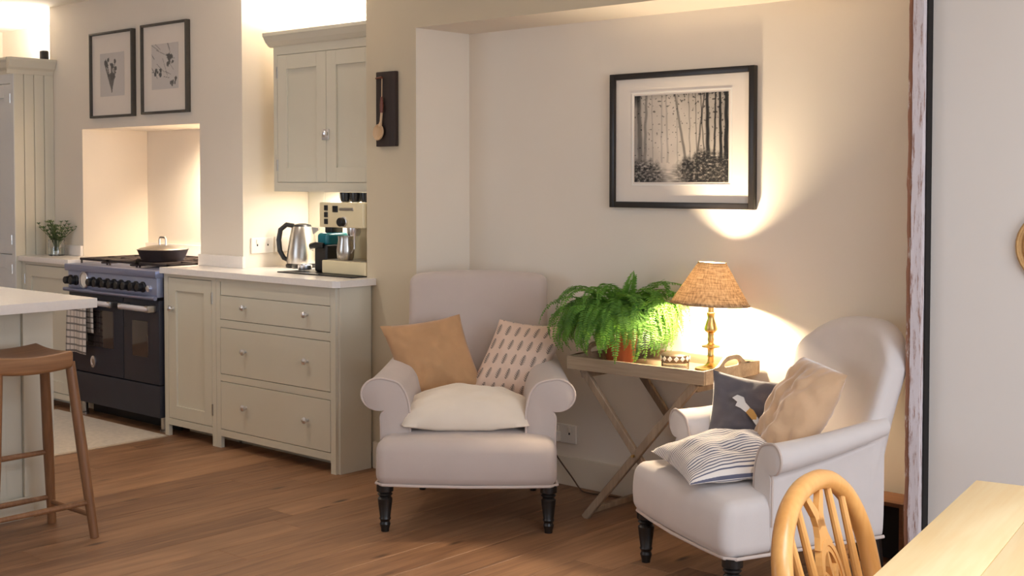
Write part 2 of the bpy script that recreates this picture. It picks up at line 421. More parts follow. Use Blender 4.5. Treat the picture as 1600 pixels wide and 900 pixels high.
# ---------------------------------------------------------------- room shell
YF, YB, YA, H = 4.12, 4.58, 4.48, 2.5       # chimney/pier plane, kitchen back, alcove back, ceiling
XL, XR, YR = -9.2, 2.2, -1.6
fl = B().box(XL, YR, -.12, XR, 4.7, -.022).done('floor', DARKV, smooth=False); struct(fl, 'oak plank floor running through kitchen and sitting area', 'floor')
pmesh = {}
def plank_mesh(L):
    k = round(L, 3)
    if k not in pmesh:
        wv, h = .0892, .0; c = .0011; bm = bmesh.new(); a = L / 2 - .0006
        lo = [(-wv, -a), (wv, -a), (wv, a), (-wv, a)]; hi = [(-wv + c, -a + c), (wv - c, -a + c), (wv - c, a - c), (-wv + c, a - c)]
        v0 = [bm.verts.new((x, y, -.021)) for x, y in lo]; v1 = [bm.verts.new((x, y, -c)) for x, y in lo]; v2 = [bm.verts.new((x, y, 0)) for x, y in hi]
        for A, C in ((v0, v1), (v1, v2)):
            for i in range(4): bm.faces.new((A[i], A[(i + 1) % 4], C[(i + 1) % 4], C[i]))
        bm.faces.new(v2); bm.faces.new(v0[::-1])
        me = bpy.data.meshes.new('plank'); bmesh.ops.recalc_face_normals(bm, faces=bm.faces); bm.to_mesh(me); bm.free(); me.materials.append(OAK); pmesh[k] = me
    return pmesh[k]
x = XL + .09
while x < XR:
    y = YR - random.choice((0, .4, .8, 1.2))
    while y < 4.66:
        L = random.choice((1.6, 1.9, 2.2)); y0, y1 = max(y, YR), min(y + L, 4.68)
        if y1 - y0 > .05:
            o = bpy.data.objects.new('plank', plank_mesh(y1 - y0)); COL.objects.link(o); o.location = (x, (y0 + y1) / 2, 0); o.parent = fl
        y += L
    x += .18
b = B(); b.box(XL, YR, H, -.45, 4.7, H + .1); b.box(.75, YR, H, XR, 4.7, H + .1); b.box(-.45, YR, H, .75, .95, H + .1); b.box(-.45, 2.55, H, .75, 4.7, H + .1)
struct(b.done('ceiling', CEIL, smooth=False), 'plain white ceiling above the kitchen', 'ceiling')
struct(B().box(XL, YB, 0, -4.615, 4.7, H).done('wall_back', WALL, smooth=False), 'cream wall behind the kitchen units', 'wall')
b = B(); b.box(-7.645, YF, 0, -7.255, YB - .001, H); b.box(-6.0, YF, 0, -5.608, YB - .001, H); b.box(-7.255, YF, 1.711, -6.0, YB - .001, H)
struct(b.done('wall_chimney', WALL, smooth=False), 'cream chimney breast with a recess over the range cooker', 'wall')
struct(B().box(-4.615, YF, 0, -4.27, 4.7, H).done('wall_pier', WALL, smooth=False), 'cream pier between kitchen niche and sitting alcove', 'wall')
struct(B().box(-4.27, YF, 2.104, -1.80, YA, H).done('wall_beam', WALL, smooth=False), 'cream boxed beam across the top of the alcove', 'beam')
struct(B().box(-4.27, YA, 0, -1.80, 4.7, H).done('wall_alcove', WALL, smooth=False), 'cream alcove wall behind the armchairs and lamp', 'wall')
struct(B().box(-1.80, YF, 0, XR, 4.7, H).done('wall_front', WALLC, smooth=False), 'pale grey wall beside the flaking timber post', 'wall')
struct(B().box(XL - .1, YR, 0, XL, 4.7, H).done('wall_left', WALL, smooth=False), 'cream end wall beyond the kitchen', 'wall')
b = B(); b.box(XR, YR, 0, XR + .12, 1.2, H); b.box(XR, 3.2, 0, XR + .12, 4.7, H); b.box(XR, 1.2, 0, XR + .12, 3.2, .65); b.box(XR, 1.2, 2.25, XR + .12, 3.2, H)
struct(b.done('wall_right', WALL, smooth=False), 'cream side wall with a window beside the dining table', 'wall')
b = B(); b.box(XL, YR - .12, 0, -6.65, YR, H); b.box(-6.65, YR - .12, 0, -4.55, YR, .65); b.box(-6.65, YR - .12, 2.25, -4.55, YR, H); b.box(-4.55, YR - .12, 0, -.35, YR, H); b.box(2.15, YR - .12, 0, XR, YR, H); b.box(-.35, YR - .12, 2.25, 2.15, YR, H)
struct(b.done('wall_rear', WALL, smooth=False), 'cream wall with patio window behind the camera', 'wall')
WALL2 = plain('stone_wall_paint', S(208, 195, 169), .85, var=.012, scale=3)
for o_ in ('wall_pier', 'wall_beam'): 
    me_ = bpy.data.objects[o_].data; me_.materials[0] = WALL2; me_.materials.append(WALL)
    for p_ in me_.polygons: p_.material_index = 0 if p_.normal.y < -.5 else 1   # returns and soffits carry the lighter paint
o = B().box(-.45, .95, H + .07, .75, 2.55, H + .078).done('window_4', GLASS, smooth=False); struct(o, 'added glazed rooflight, unseen above the dining table', 'rooflight')  # unseen rooflight, added to light the table from above
def window(name, lab, pts, ax):
    b = B(); (a0, z0, a1, z1, pos) = pts; t = .05
    def bx(u0, w0, u1, w1):
        if ax == 'y': b.box(u0, pos, w0, u1, pos + .06, w1, .004)
        else: b.box(pos, u0, w0, pos + .06, u1, w1, .004)
    bx(a0, z0, a0 + t, z1); bx(a1 - t, z0, a1, z1); bx(a0, z0, a1, z0 + t); bx(a0, z1 - t, a1, z1); m = (a0 + a1) / 2; bx(m - .03, z0, m + .03, z1)
    o = b.done(name, CEIL, smooth=False); struct(o, lab, 'window')
    p = B()
    for u0, u1 in ((a0 + t, m - .03), (m + .03, a1 - t)):
        if ax == 'y': p.box(u0, pos + .02, z0 + t, u1, pos + .026, z1 - t)
        else: p.box(pos + .02, u0, z0 + t, pos + .026, u1, z1 - t)
        p.done('pane', GLASS, o, smooth=False); p = B()
    p.bm.free()
window('window_1', 'white framed patio window at the rear of the room', (-.35, 0.0, 2.15, 2.25, YR - .1), 'y')
window('window_3', 'added white framed kitchen window, unseen at the rear of the room', (-6.65, .65, -4.55, 2.25, YR - .1), 'y')  # unseen window, added to bring cool light to the kitchen fronts
window('window_2', 'white framed side window near the dining table', (1.2, .65, 3.2, 2.25, XR + .03), 'x')
# skirting
def skirt(name, p, lab):
    struct(B().box(*p, .004).done(name, WTRIM), lab, 'baseboard')
skirt('baseboard_alcove', (-4.268, YA - .018, 0, -1.84, YA - .0005, .13), 'painted skirting board along the alcove wall')
skirt('baseboard_return', (-4.2695, YF + .002, 0, -4.252, YA - .019, .13), 'painted skirting board on the alcove return')
skirt('baseboard_pier', (-4.56, YF - .018, 0, -4.256, YF - .0005, .13), 'painted skirting board along the pier')
skirt('baseboard_front', (-1.75, YF - .018, 0, XR - .01, YF - .0005, .13), 'painted skirting board along the grey wall')

# distressed timber post at the alcove's right edge
t = thing('timber_post', 'old timber post with flaking white paint beside the grey wall', 'post', (-1.80, 4.085, 0))
def rough_col(x0, x1, y0, y1, z1, amp, seed):
    b = B(); n = 110; rings = []
    for i in range(n + 1):
        z = z1 * i / n; q = lambda k: noise.noise(Vector((k * 7.1, z * 9.0, seed))) * amp + noise.noise(Vector((k * 3.1, z * 41.0, seed))) * amp * .5
        rings.append([b.bm.verts.new(p) for p in ((x0 + q(1), y0 + q(2) * .6, z), ((x0 + x1) / 2, y0 + q(6) * .5, z), (x1 + q(3) * .5, y0 + q(4) * .6, z), (x1, y1, z), (x0, y1, z))])
    for i in range(n):
        for k in range(5): b.bm.faces.new((rings[i][k], rings[i][(k + 1) % 5], rings[i + 1][(k + 1) % 5], rings[i + 1][k]))
    b.bm.faces.new(rings[0][::-1]); b.bm.faces.new(rings[-1]); return b
rough_col(-.040, -.022, -.022, .034, 2.49, .004, 1).done('worn_edge', DISTB, t, label='bare brown worn edge')
rough_col(-.0225, .014, -.030, .034, 2.49, .0035, 2).done('painted_face', DISTW, t, label='flaking white painted face')
B().box(.0135, -.006, 0, .0195, .034, 2.49).done('shadow_gap_strip', DARKV, t, smooth=False, label='dark strip for the shade between post and wall')  # dark colour stands in for the shade in the gap

# ---------------------------------------------------------------- kitchen units
def knob(parent, x, y, z, r=.016):
    M = Matrix.Rotation(R(90), 4, 'X')
    return B().lathe([(.007, 0), (.006, .012), (r * .8, .016), (r, .022), (r * .95, .028), (r * .55, .033), (0, .034)], 16, (x, y, z), M).done('knob', CHROME, parent)
def shaker(parent, x0, z0, x1, z1, y, mat, st=.075, hinge=None, knobpos=None, name='door'):
    b = B(); d = .02
    b.box(x0, y - d, z0, x0 + st, y, z1, .0015); b.box(x1 - st, y - d, z0, x1, y, z1, .0015)
    b.box(x0 + st, y - d, z1 - st, x1 - st, y, z1, .0015); b.box(x0 + st, y - d, z0, x1 - st, y, z0 + st, .0015)
    o = b.done(name, mat, parent, smooth=False)
    B().box(x0 + st - .002, y - .008, z0 + st - .002, x1 - st + .002, y - .001, z1 - st + .002).done('panel', mat, o, smooth=False)
    if hinge is not None:
        for hz in (z0 + .09, z1 - .09):
            B().lathe([(.005, -.03), (.005, .03)], 10, (hinge, y - d - .002, hz)).done('hinge', STEEL, o)
    if knobpos: knob(o, knobpos[0], y - d, knobpos[1])
    return o
def base_unit(label, x0, x1, doors=(), drawers=(), yfr=3.89, feet=True):
    t = thing('base_cabinet', label, 'cabinet', (0, 0, 0)); f = .036; zb, zt = .075, .888
    b = B(); b.box(x0, yfr + .022, zb, x1, YF - .002, zt)
    b.done('body', CAB, t, smooth=False)
    b = B(); b.box(x0, yfr, 0, x0 + f, yfr + .022, zt, .001); b.box(x1 - f, yfr, 0, x1, yfr + .022, zt, .001)
    b.box(x0 + f, yfr, zt - .018, x1 - f, yfr + .022, zt, .001); b.box(x0 + f, yfr, .062, x1 - f, yfr + .022, .098, .001)
    zs = sorted(drawers)
    for i in range(len(zs) - 1): b.box(x0 + f, yfr, zs[i][1], x1 - f, yfr + .022, zs[i + 1][0], .001)
    b.done('face_frame', CAB, t, smooth=False)
    B().box(x0 + .01, yfr + .15, 0, x1 - .01, yfr + .165, .076).done('plinth', CAB, t, smooth=False)
    for dx0, dx1, kx in doors:
        shaker(t, dx0 + .003, .101, dx1 - .003, zt - .021, yfr + .021, CAB, .07, (dx1 + .002) if kx < (dx0 + dx1) / 2 else dx0 - .002, (kx, .70))
    for z0, z1 in drawers:
        o = B().box(x0 + f + .003, yfr - .001, z0 + .003, x1 - f - .003, yfr + .02, z1 - .003, .002).done('drawer', CAB, t, smooth=False)
        for kx in (x0 + .255, x1 - .205): knob(o, kx, yfr - .001, (z0 + z1) / 2 + .012)
    return t
t = base_unit('cream single-door base cabinet between range cooker and drawers', -6.012, -5.535, doors=((-5.976, -5.571, -5.925),)); 
t = base_unit('cream base cabinet with three wide drawers and six knobs', -5.533, -4.582, drawers=((.098, .352), (.388, .632), (.672, .80)))
B().box(-4.582 - .0005, 3.905, .0, -4.566, YF - .02, .888, .001).done('end_panel', CAB, t, smooth=False)
B().box(-5.49, 3.89, .80, -4.62, 3.912, .872, .001).done('top_rail', CAB, t, smooth=False)
base_unit('cream base cabinet left of the range cooker', -7.595, -6.992, doors=((-7.559, -7.028, -7.08),))
# worktops
b = B(); b.prism([(-6.016, 3.865), (-4.575, 3.865), (-4.548, 3.892), (-4.548, YF - .001), (-4.617, YF - .001), (-4.617, YB - .001), (-5.607, YB - .001), (-5.607, YF - .001), (-6.016, YF - .001)], .889, .921, 'z')
t = tag(b.done('worktop', QUARTZ, smooth=False), 'white quartz worktop over the drawers, under kettle and coffee machine', 'worktop')
B().box(-5.998, YF - .02, .9212, -5.588, YF - .0005, .985, .003).done('upstand', QUARTZ, t)
t = tag(B().box(-7.598, 3.865, .889, -6.988, YF - .001, .921, .003).done('worktop', QUARTZ), 'short white quartz worktop beside tall cabinet, under the herb jar', 'worktop')
B().box(-7.598, YF - .02, .9212, -7.258, YF - .0005, .985, .003).done('upstand', QUARTZ, t)
# recess upstand
tag(B().box(-7.253, YB - .022, .0, -6.002, YB - .002, .99, .003).done('splashback', QUARTZ), 'pale low splashback behind the range cooker', 'splashback')

# tall cabinet at the left
t = thing('tall_cabinet', 'tall cream larder cabinet with panelled side at the left edge', 'cabinet', (0, 0, 0)); tx = -7.6
B().box(-8.75, 3.872, 0, tx - .02, YF - .002, 2.06).done('body', CAB, t, smooth=False)
for i in range(4):   # tongue and groove boards on the side
    y0 = 3.852 + i * .067
    B().box(tx - .02, y0 + .0015, .0, tx, y0 + .0655, 2.06, .003).done('side_board', CAB, t, smooth=False)
b = B(); b.box(tx - .042, 3.85, 0, tx - .001, 3.872, 2.06, .001); b.box(-8.75, 3.85, 0, -8.71, 3.872, 2.06); b.box(-8.71, 3.85, 2.0, tx - .042, 3.872, 2.06); b.box(-8.71, 3.85, 0, tx - .042, 3.872, .1)
b.done('face_frame', CABD, t, smooth=False)
for x0, x1 in ((-8.708, -8.18), (-8.176, tx - .044)):
    shaker(t, x0, .93, x1, 1.997, 3.871, CABD, .085, x1 if x1 > -7.9 else x0, (-8.14 if x1 > -7.9 else -8.22, 1.35)); shaker(t, x0, .103, x1, .925, 3.871, CABD, .085, x1 if x1 > -7.9 else x0, (-8.14 if x1 > -7.9 else -8.22, .8))
b = B(); b.prism([(3.85, 2.06), (3.85, 2.085), (3.83, 2.10), (3.815, 2.13), (3.805, 2.145), (3.805, 2.16), (YF - .002, 2.16), (YF - .002, 2.06)], -8.75, tx + .0, 'x'); 
b.prism([(tx - .0, 2.06), (tx + .008, 2.085), (tx + .025, 2.10), (tx + .038, 2.13), (tx + .045, 2.145), (tx + .045, 2.16), (tx - .0, 2.16)], 3.808, YF - .003, 'y')
b.done('cornice', CAB, t, smooth=False)
o = tag(B().rbox((-7.632, 4.075, 2.191), (.022, .022, .03), .008, (2, 2, 2)).done('small_speaker', BLACK), 'small black speaker on top of the tall cabinet', 'speaker')

# wall cabinet
t = thing('wall_cabinet', 'cream two-door wall cabinet above the kettle and coffee machine', 'cabinet', (0, 0, 0)); wx0, wx1 = -5.44, -4.617
B().box(wx0, 4.222, 1.345, wx1, YB - .002, 2.10).done('body', CAB, t, smooth=False)
b = B(); b.box(wx0, 4.2, 1.335, wx0 + .03, 4.222, 2.10, .001); b.box(wx1 - .02, 4.2, 1.335, wx1, 4.222, 2.10); b.box(wx0 + .03, 4.2, 2.056, wx1 - .02, 4.222, 2.10); b.box(wx0 + .03, 4.2, 1.335, wx1 - .02, 4.222, 1.382)
b.done('face_frame', CAB, t, smooth=False)
shaker(t, wx0 + .032, 1.384, -5.014, 2.054, 4.221, CAB, .075, wx0 + .03, None); o = shaker(t, -5.011, 1.384, wx1 - .022, 2.054, 4.221, CAB, .075)
B().box(-5.035, 4.19, 1.60, -4.985, 4.2005, 1.655, .003).done('latch_plate', CHROME, o); knob(o, -5.0, 4.2, 1.632, .018); B().box(-5.03, 4.184, 1.622, -4.985, 4.192, 1.64, .003).done('latch_bolt', STEEL, o)
b = B(); b.prism([(4.2, 2.10), (4.19, 2.105), (4.17, 2.125), (4.155, 2.15), (4.15, 2.155), (4.15, 2.172), (4.30, 2.172), (4.30, 2.10)], wx0 - .03, wx1, 'x'); b.done('cornice', CAB, t, smooth=False)
# filler panel at the back of the niche
for i in range(4):
    pass
t = thing('niche_panel', 'cream tongue and groove panel behind the coffee machine', 'panel', (0, 0, 0))
for i in range(7):
    B().box(-5.605 + i * .141, YB - .014, .9215, -5.605 + i * .141 + .139, YB - .0005, 1.344, .003).done('board', CAB, t, smooth=False)

# sockets on the chimney return
def socket(label, loc, rotz, plug=False):
    t = thing('wall_socket', label, 'socket', loc, rotz)
    B().rbox((0, -.006, 0), (.073, .006, .043), .004, (3, 1, 3)).done('plate', PLUGW, t)
    for sx in (-.035, .035):
        B().rbox((sx, -.0135, .022), (.008, .003, .011), .002, (1, 1, 1)).done('switch', PLUGW, t)
        B().box(sx - .004, -.0126, -.003, sx + .004, -.0119, .007).done('pin_slot', BLACK, t, smooth=False)
    return t
socket('white double socket nearer the chimney front', (-5.6075, 4.24, 1.04), R(90))
socket('white double socket just left of the kettle', (-5.6075, 4.40, 1.043), R(90))

# ---------------------------------------------------------------- range cooker
HANDLE = plain('sky_whitened_handle', S(226, 224, 232), .25, .35, var=.02)  # chrome bars, sky reflection put into a whitened base colour
t = thing('range_cooker', 'black range cooker with steel control panel and chrome handles', 'cooker', (-6.985, 3.87, 0))
cw = .965   # local x 0..cw, y 0 front
B().box(0.0, .03, .09, cw, .66, .80, .003).done('body', BLACKE, t, smooth=False)
hob = B().box(-.002, -.03, .86, cw + .002, .68, .90, .006).done('hob', HOBM, t)
for gx in (.02, .335, .65):
    b = B()
    for k in (0, .285): b.box(gx + k, .06, .918, gx + k + .014, .6, .932, .002)
    for k in (.06, .24, .42, .586): b.box(gx, k, .918, gx + .299, k + .014, .932, .002)
    b.box(gx + .142, .06, .918, gx + .156, .6, .932, .002)
    for fx in (gx + .004, gx + .289):
        for fy in (.064, .59): b.box(fx, fy, .9, fx + .008, fy + .008, .918)
    b.done('pan_support', IRON, hob)
    for by in (.17, .47):
        B().lathe([(.05, .9005), (.05, .907), (.038, .909), (.038, .916), (0, .917)], 18, (gx + .149, by, 0)).done('burner', IRON, hob)
cp = B().box(.012, -.012, .752, cw - .012, .03, .862, .003).done('control_panel', PANELM, t)
Mx = Matrix.Rotation(R(90), 4, 'X')
for i, kx in enumerate((.045, .105, .30, .37, .455, .525, .60, .675, .75, .82)):
    B().lathe([(.03, 0), (.03, .008), (.024, .012), (.022, .04), (.018, .044), (0, .044)], 18, (kx, -.012, .805), Mx).done('knob', BLACK, cp)
o = B().lathe([(.05, 0), (.05, .012), (.044, .016), (.043, .012)], 28, (.205, -.012, .812), Mx, cap=False).done('clock_rim', CHROME, cp); B().lathe([(.044, 0), (.044, .006), (0, .006)], 28, (.205, -.012, .812), Mx).done('clock_face', PLUGW, cp)
B().lathe([(.018, 0), (.018, .015), (.013, .02), (0, .021)], 14, (.885, -.012, .80), Mx).done('ignition_button', CHROME, cp)
B().tube([(.0, -.03, .75), (cw, -.03, .75)], .012, 10).done('towel_rail', HOBM, t)
def oven_door(x0, x1, wx0, wx1, wz0, wz1, hx0, hx1):
    d = B().box(x0, -.005, .272, x1, .03, .735, .005).done('oven_door', BLACKE, t)
    B().rbox(((wx0 + wx1) / 2, -.006, (wz0 + wz1) / 2), ((wx1 - wx0) / 2, .003, (wz1 - wz0) / 2), .0028, (2, 1, 2)).done('window', GLASSD, d)
    b = B(); b.tube([(hx0, -.05, .69), (hx0 + .03, -.052, .69), (hx1 - .03, -.052, .69), (hx1, -.05, .69)], [.014, .016, .016, .014], 12)
    b.done('handle_bar', HANDLE, d)
    for hx in (hx0 + .012, hx1 - .012):
        B().box(hx - .02, -.062, .672, hx + .02, -.004, .71, .008).done('handle_bracket', STEEL, d)
    return d
d = oven_door(.006, .597, .10, .50, .43, .645, .05, .545)
oven_door(.603, cw - .006, .695, .855, .415, .615, .64, .93)
b = B(); b.lathe([(.026, 0), (.026, .005), (.018, .006), (.018, .002), (0, .002)], 24, (0, 0, 0), Mx)
for v in b.bm.verts: v.co.z *= 1.35
o = b.done('badge', CHROME, d, loc=(.275, -.005, .338), label='chrome oval badge')
B().prism([(-.011, .016), (.011, .016), (.012, -.004), (0, -.02), (-.012, -.004)], -.004, -.0015, 'y').done('badge_shield', STEEL, d, loc=(.275, -.005, .338), smooth=False)
B().box(.006, -.004, .09, cw - .006, .03, .266, .004).done('storage_drawer', BLACKE, t)
for fx in (.06, cw - .06):
    for fy in (.06, .58): B().lathe([(.026, 0), (.026, .012), (.02, .016), (.02, .092)], 14, (fx, fy, 0)).done('foot', STEEL, t)
B().box(.02, .14, .0, cw - .02, .15, .09).done('kick_plate', BLACK, t, smooth=False)
# tea towel over the left oven handle
b = B(); nx, nz = 14, 26; grid = []; ul = b.bm.loops.layers.uv.verify()
path = [(-.066 - .006 * (i / 16) , .69 - .305 * i / 16) for i in range(16, 0, -1)] + [(-.071, .69), (-.066, .706), (-.052, .712), (-.038, .706), (-.033, .69)] + [(-.032 + .004 * i / 12, .69 - .18 * i / 12) for i in range(1, 13)]
for j, (py, pz) in enumerate(path):
    row = []
    for i in range(nx + 1):
        u = i / nx; xx = .09 + u * .21 + (.02 * u if j > 18 else 0); drop = abs(j - 18) / 16
        row.append(b.bm.verts.new((xx, py + (.006 * math.sin(u * 9 + 1) * min(1, drop) * (-1 if j < 18 else 0)), pz + (.008 * math.sin(u * 3) if j < 2 else 0))))
    grid.append(row)
for j in range(len(path) - 1):
    for i in range(nx):
        f = b.bm.faces.new((grid[j][i], grid[j][i + 1], grid[j + 1][i + 1], grid[j + 1][i]))
        for lp, (uu, vv) in zip(f.loops, ((i, j), (i + 1, j), (i + 1, j + 1), (i, j + 1))): lp[ul].uv = (uu / nx, vv / 17)
o = b.done('tea_towel', CHECK, angle=80); o.location = (-6.985, 3.87, 0); md = o.modifiers.new('thick', 'SOLIDIFY'); md.thickness = .003
tag(o, 'grey and white checked tea towel over the oven handle', 'towel')
# pan on the hob
t = thing('saute_pan', 'dark lidded pan on the range cooker hob', 'pan', (-6.33, 4.09, .932), 0)
B().lathe([(.105, 0), (.118, .004), (.142, .062), (.146, .066), (.139, .064), (.112, .008), (0, .006)], 32).done('body', IRON, t)
o = B().lathe([(.140, .067), (.13, .074), (.07, .088), (.02, .092), (0, .093)], 32).done('lid', STEEL, t)
B().tube([(-.032, 0, .088), (-.032, 0, .125), (-.022, 0, .135), (.022, 0, .135), (.032, 0, .125), (.032, 0, .088)], .006, 8).done('lid_handle', STEEL, o)
# herb jar
t = thing('herb_jar', 'glass jar of grey-green herb sprigs on short worktop', 'jar', (-7.42, 4.03, .9212))
B().lathe([(.046, 0), (.05, .004), (.05, .075), (.046, .085), (.05, .095), (.05, .1), (.046, .1), (.042, .085), (.046, .075), (.046, .008), (0, .006)], 24).done('glass', GLASS, t)
B().lathe([(.044, .009), (.044, .05), (0, .05)], 20).done('water', glass_mat('murky_water', (.85, .86, .72, 1), .1), t)
for k in range(26):
    a = random.uniform(0, 6.28); sp = random.uniform(.2, 1.25); L = random.uniform(.07, .13); b = B()
    pts = [Vector((math.cos(a) * (.012 + sp * .09 * s_ * s_), math.sin(a) * (.012 + sp * .09 * s_ * s_), .03 + (.07 + L * .9) * s_)) for s_ in [i / 7 for i in range(8)]]
    b.tube(pts, .0018, 4)
    for i in range(3, 8):
        for w_ in range(4):
            aa = w_ * 1.57 + i; dv = Vector((math.cos(aa), math.sin(aa), .7)).normalized() * .026; sd = Vector((-math.sin(aa), math.cos(aa), 0)) * .0045; p = pts[i]
            vs = [b.bm.verts.new(q) for q in (p, p + dv * .5 + sd, p + dv, p + dv * .5 - sd)]; b.bm.faces.new(vs)
    b.done('sprig', HERB, t, smooth=False)

# ---------------------------------------------------------------- niche appliances
mt = tag(B().box(-5.22, 4.045, .9213, -4.64, 4.34, .927, .002).done('worktop_mat', BLACK), 'thin black mat under the espresso machine', 'mat')
t = thing('kettle', 'brushed steel electric kettle with black handle by the sockets', 'kettle', (-5.43, 4.38, .9212), R(41.7))
B().lathe([(.085, 0), (.09, .004), (.09, .016), (.08, .022)], 28).done('base', BLACK, t)
B().lathe([(.083, .023), (.085, .03), (.082, .08), (.07, .16), (.058, .215), (.054, .222), (.0, .226)], 32).done('body', STEEL, t)
B().lathe([(.052, .2215), (.045, .232), (.02, .238), (0, .239)], 24).done('lid', BLACK, t)
B().tube([(-.045, 0, .225), (-.085, 0, .232), (-.118, 0, .205), (-.128, 0, .15), (-.122, 0, .09), (-.10, 0, .05), (-.078, 0, .04)], [.013, .014, .014, .014, .014, .013, .012], 10).done('handle', BLACK, t)
b = B(); b.prism([(.05, .17), (.092, .205), (.088, .215), (.04, .22)], -.022, .022, 'y'); b.done('spout', STEEL, t)
t = thing('espresso_machine', 'cream and steel espresso machine half hidden by the pier', 'coffee machine', (-4.955, 4.12, .9272))
# local x 0..0.33, y 0..0.3
B().rbox((.165, .14, .033), (.165, .14, .033), .006, (3, 3, 1)).done('drip_base', CREAME, t)
B().box(.02, .02, .066, .31, .14, .07).done('drip_grate', STEEL, t, smooth=False)
B().rbox((.165, .22, .19), (.16, .055, .125), .006, (3, 2, 3)).done('back_column', CREAME, t)
B().rbox((.165, .12, .295), (.165, .135, .062), .006, (3, 3, 2)).done('head', CREAME, t)
B().box(-.0005, .0, .235, .004, .24, .355).done('side_trim', STEEL, t, smooth=False)
for k in range(3): B().rbox((.055, -.017, .262 + k * .034), (.012, .004, .013), .002, (1, 1, 1)).done('switch', BLACK, t)
B().rbox((.125, -.017, .325), (.018, .004, .016), .002, (1, 1, 1)).done('gauge', BLACK, t)
B().box(.155, -.018, .318, .26, -.012, .332, .002).done('nameplate', STEEL, t)
B().lathe([(.022, 0), (.022, .03), (.018, .035), (0, .035)], 18, (.19, -.015, .262), Mx).done('steam_knob', BLACK, t); B().lathe([(.026, 0), (.026, .01), (.022, .012)], 18, (.19, -.013, .262), Mx).done('knob_collar', CHROME, t)
B().lathe([(.034, 0), (.034, -.03), (.028, -.045), (0, -.045)], 20, (.165, .07, .235)).done('group_head', CHROME, t)
B().tube([(.255, .01, .24), (.262, -.01, .2), (.262, -.012, .13)], .005, 8).done('steam_wand', CHROME, t)
for k, cx in enumerate((-4.86, -4.785, -4.71)):
    tt = thing('espresso_cup', ['dark espresso cup on the machine, leftmost of three', 'dark espresso cup on the machine, middle of three', 'dark espresso cup on the machine, nearest the pier'][k], 'cup', (cx, 4.2, 1.2853), 0, 'espresso cups on the machine')
    B().lathe([(.02, 0), (.026, .004), (.031, .04), (.031, .048), (.028, .048), (.024, .008), (0, .006)], 20).done('cup', CUPB, tt)
    B().tube([(-.029, 0, .04), (-.043, 0, .038), (-.046, 0, .024), (-.04, 0, .012), (-.026, 0, .012)], .0035, 6).done('handle', CHROME if k == 0 else CUPB, tt)
t = thing('milk_jug', 'steel milk jug standing under the espresso machine head', 'jug', (-4.825, 4.165, .998))
B().lathe([(.036, 0), (.042, .01), (.045, .05), (.036, .10), (.038, .118), (.036, .118), (.034, .10), (.042, .05), (0, .008)], 22).done('body', STEEL, t)
B().tube([(.04, 0, .1), (.062, 0, .095), (.066, 0, .06), (.045, 0, .035)], .004, 6).done('handle', STEEL, t)
t = thing('pod_machine', 'small black pod coffee machine with teal tank beside kettle', 'coffee machine', (-5.02, 4.23, .9272))
B().rbox((0, .02, .07), (.05, .085, .07), .012, (3, 3, 3)).done('body', BLACK, t)
B().rbox((.0, .02, .165), (.044, .075, .034), .02, (3, 3, 2)).done('water_tank', TEAL, t)
B().rbox((-.004, .03, .218), (.03, .04, .026), .012, (2, 2, 2)).done('tank_lid', BLACK, t)
B().tube([(.03, -.068, .135), (-.01, -.082, .138), (-.05, -.08, .132), (-.075, -.06, .125)], [.014, .016, .016, .010], 10).done('lever', BLACK, t)
B().tube([(-.07, -.062, .132), (-.095, -.055, .128), (-.098, -.05, .112), (-.07, -.055, .108)], .004, 6).done('lever_loop', CHROME, t)
t = thing('portafilter', 'portafilter with black handle lying on the mat', 'portafilter', (-5.125, 4.15, .9272), R(165))
B().lathe([(.034, .008), (.036, .012), (.036, .032), (.033, .034), (.031, .012), (0, .010)], 20).done('basket', CHROME, t)
B().tube([(.034, 0, .022), (.06, 0, .022), (.075, 0, .02), (.14, 0, .016), (.15, 0, .015)], [.006, .008, .013, .014, .008], 10).done('handle', BLACK, t)

# ---------------------------------------------------------------- spoon board on the pier
t = thing('spoon_board', 'narrow dark board on the pier holding a wooden spoon', 'board', (-4.455, YF - .0005, 1.555))
B().box(-.067, -.022, 0, .067, 0, .355, .004).done('board', WALNUT, t)
B().tube([(-.06, -.028, .325), (-.012, -.034, .327), (-.008, -.03, .322)], [.004, .006, .004], 8).done('hook', COPPER, t)
t2 = thing('wooden_spoon', 'pale wooden spoon hanging on the dark narrow board', 'spoon', (-4.468, YF - .036, 1.575))
B().tube([(0.004, 0, .30), (.002, 0, .2)], .0022, 6).done('cord', BONE, t2)
B().tube([(.002, 0, .215), (.002, 0, .17), (.001, 0, .14)], [.006, .010, .008], 10).done('grip', COPPER, t2)
b = B(); b.tube([(.001, 0, .145), (-.004, 0, .10), (-.012, 0, .075)], [.006, .006, .01], 10); b.done('neck', BONE, t2)
b = B(); b.lathe([(.034, .004), (.036, 0), (.034, -.006), (.02, -.010), (0, -.011), ], 24, cap=False); b.lathe([(.034, .004), (.03, 0), (.018, -.004), (0, -.005)], 24, cap=False)
for v in b.bm.verts: v.co = Vector((v.co.x * .95, v.co.z * -1 * -1, v.co.y * 1.1))
for v in b.bm.verts: v.co.y = -v.co.y
b.done('bowl', BONE, t2, loc=(-.022, -.002, .048), rot=(0, R(20), 0))

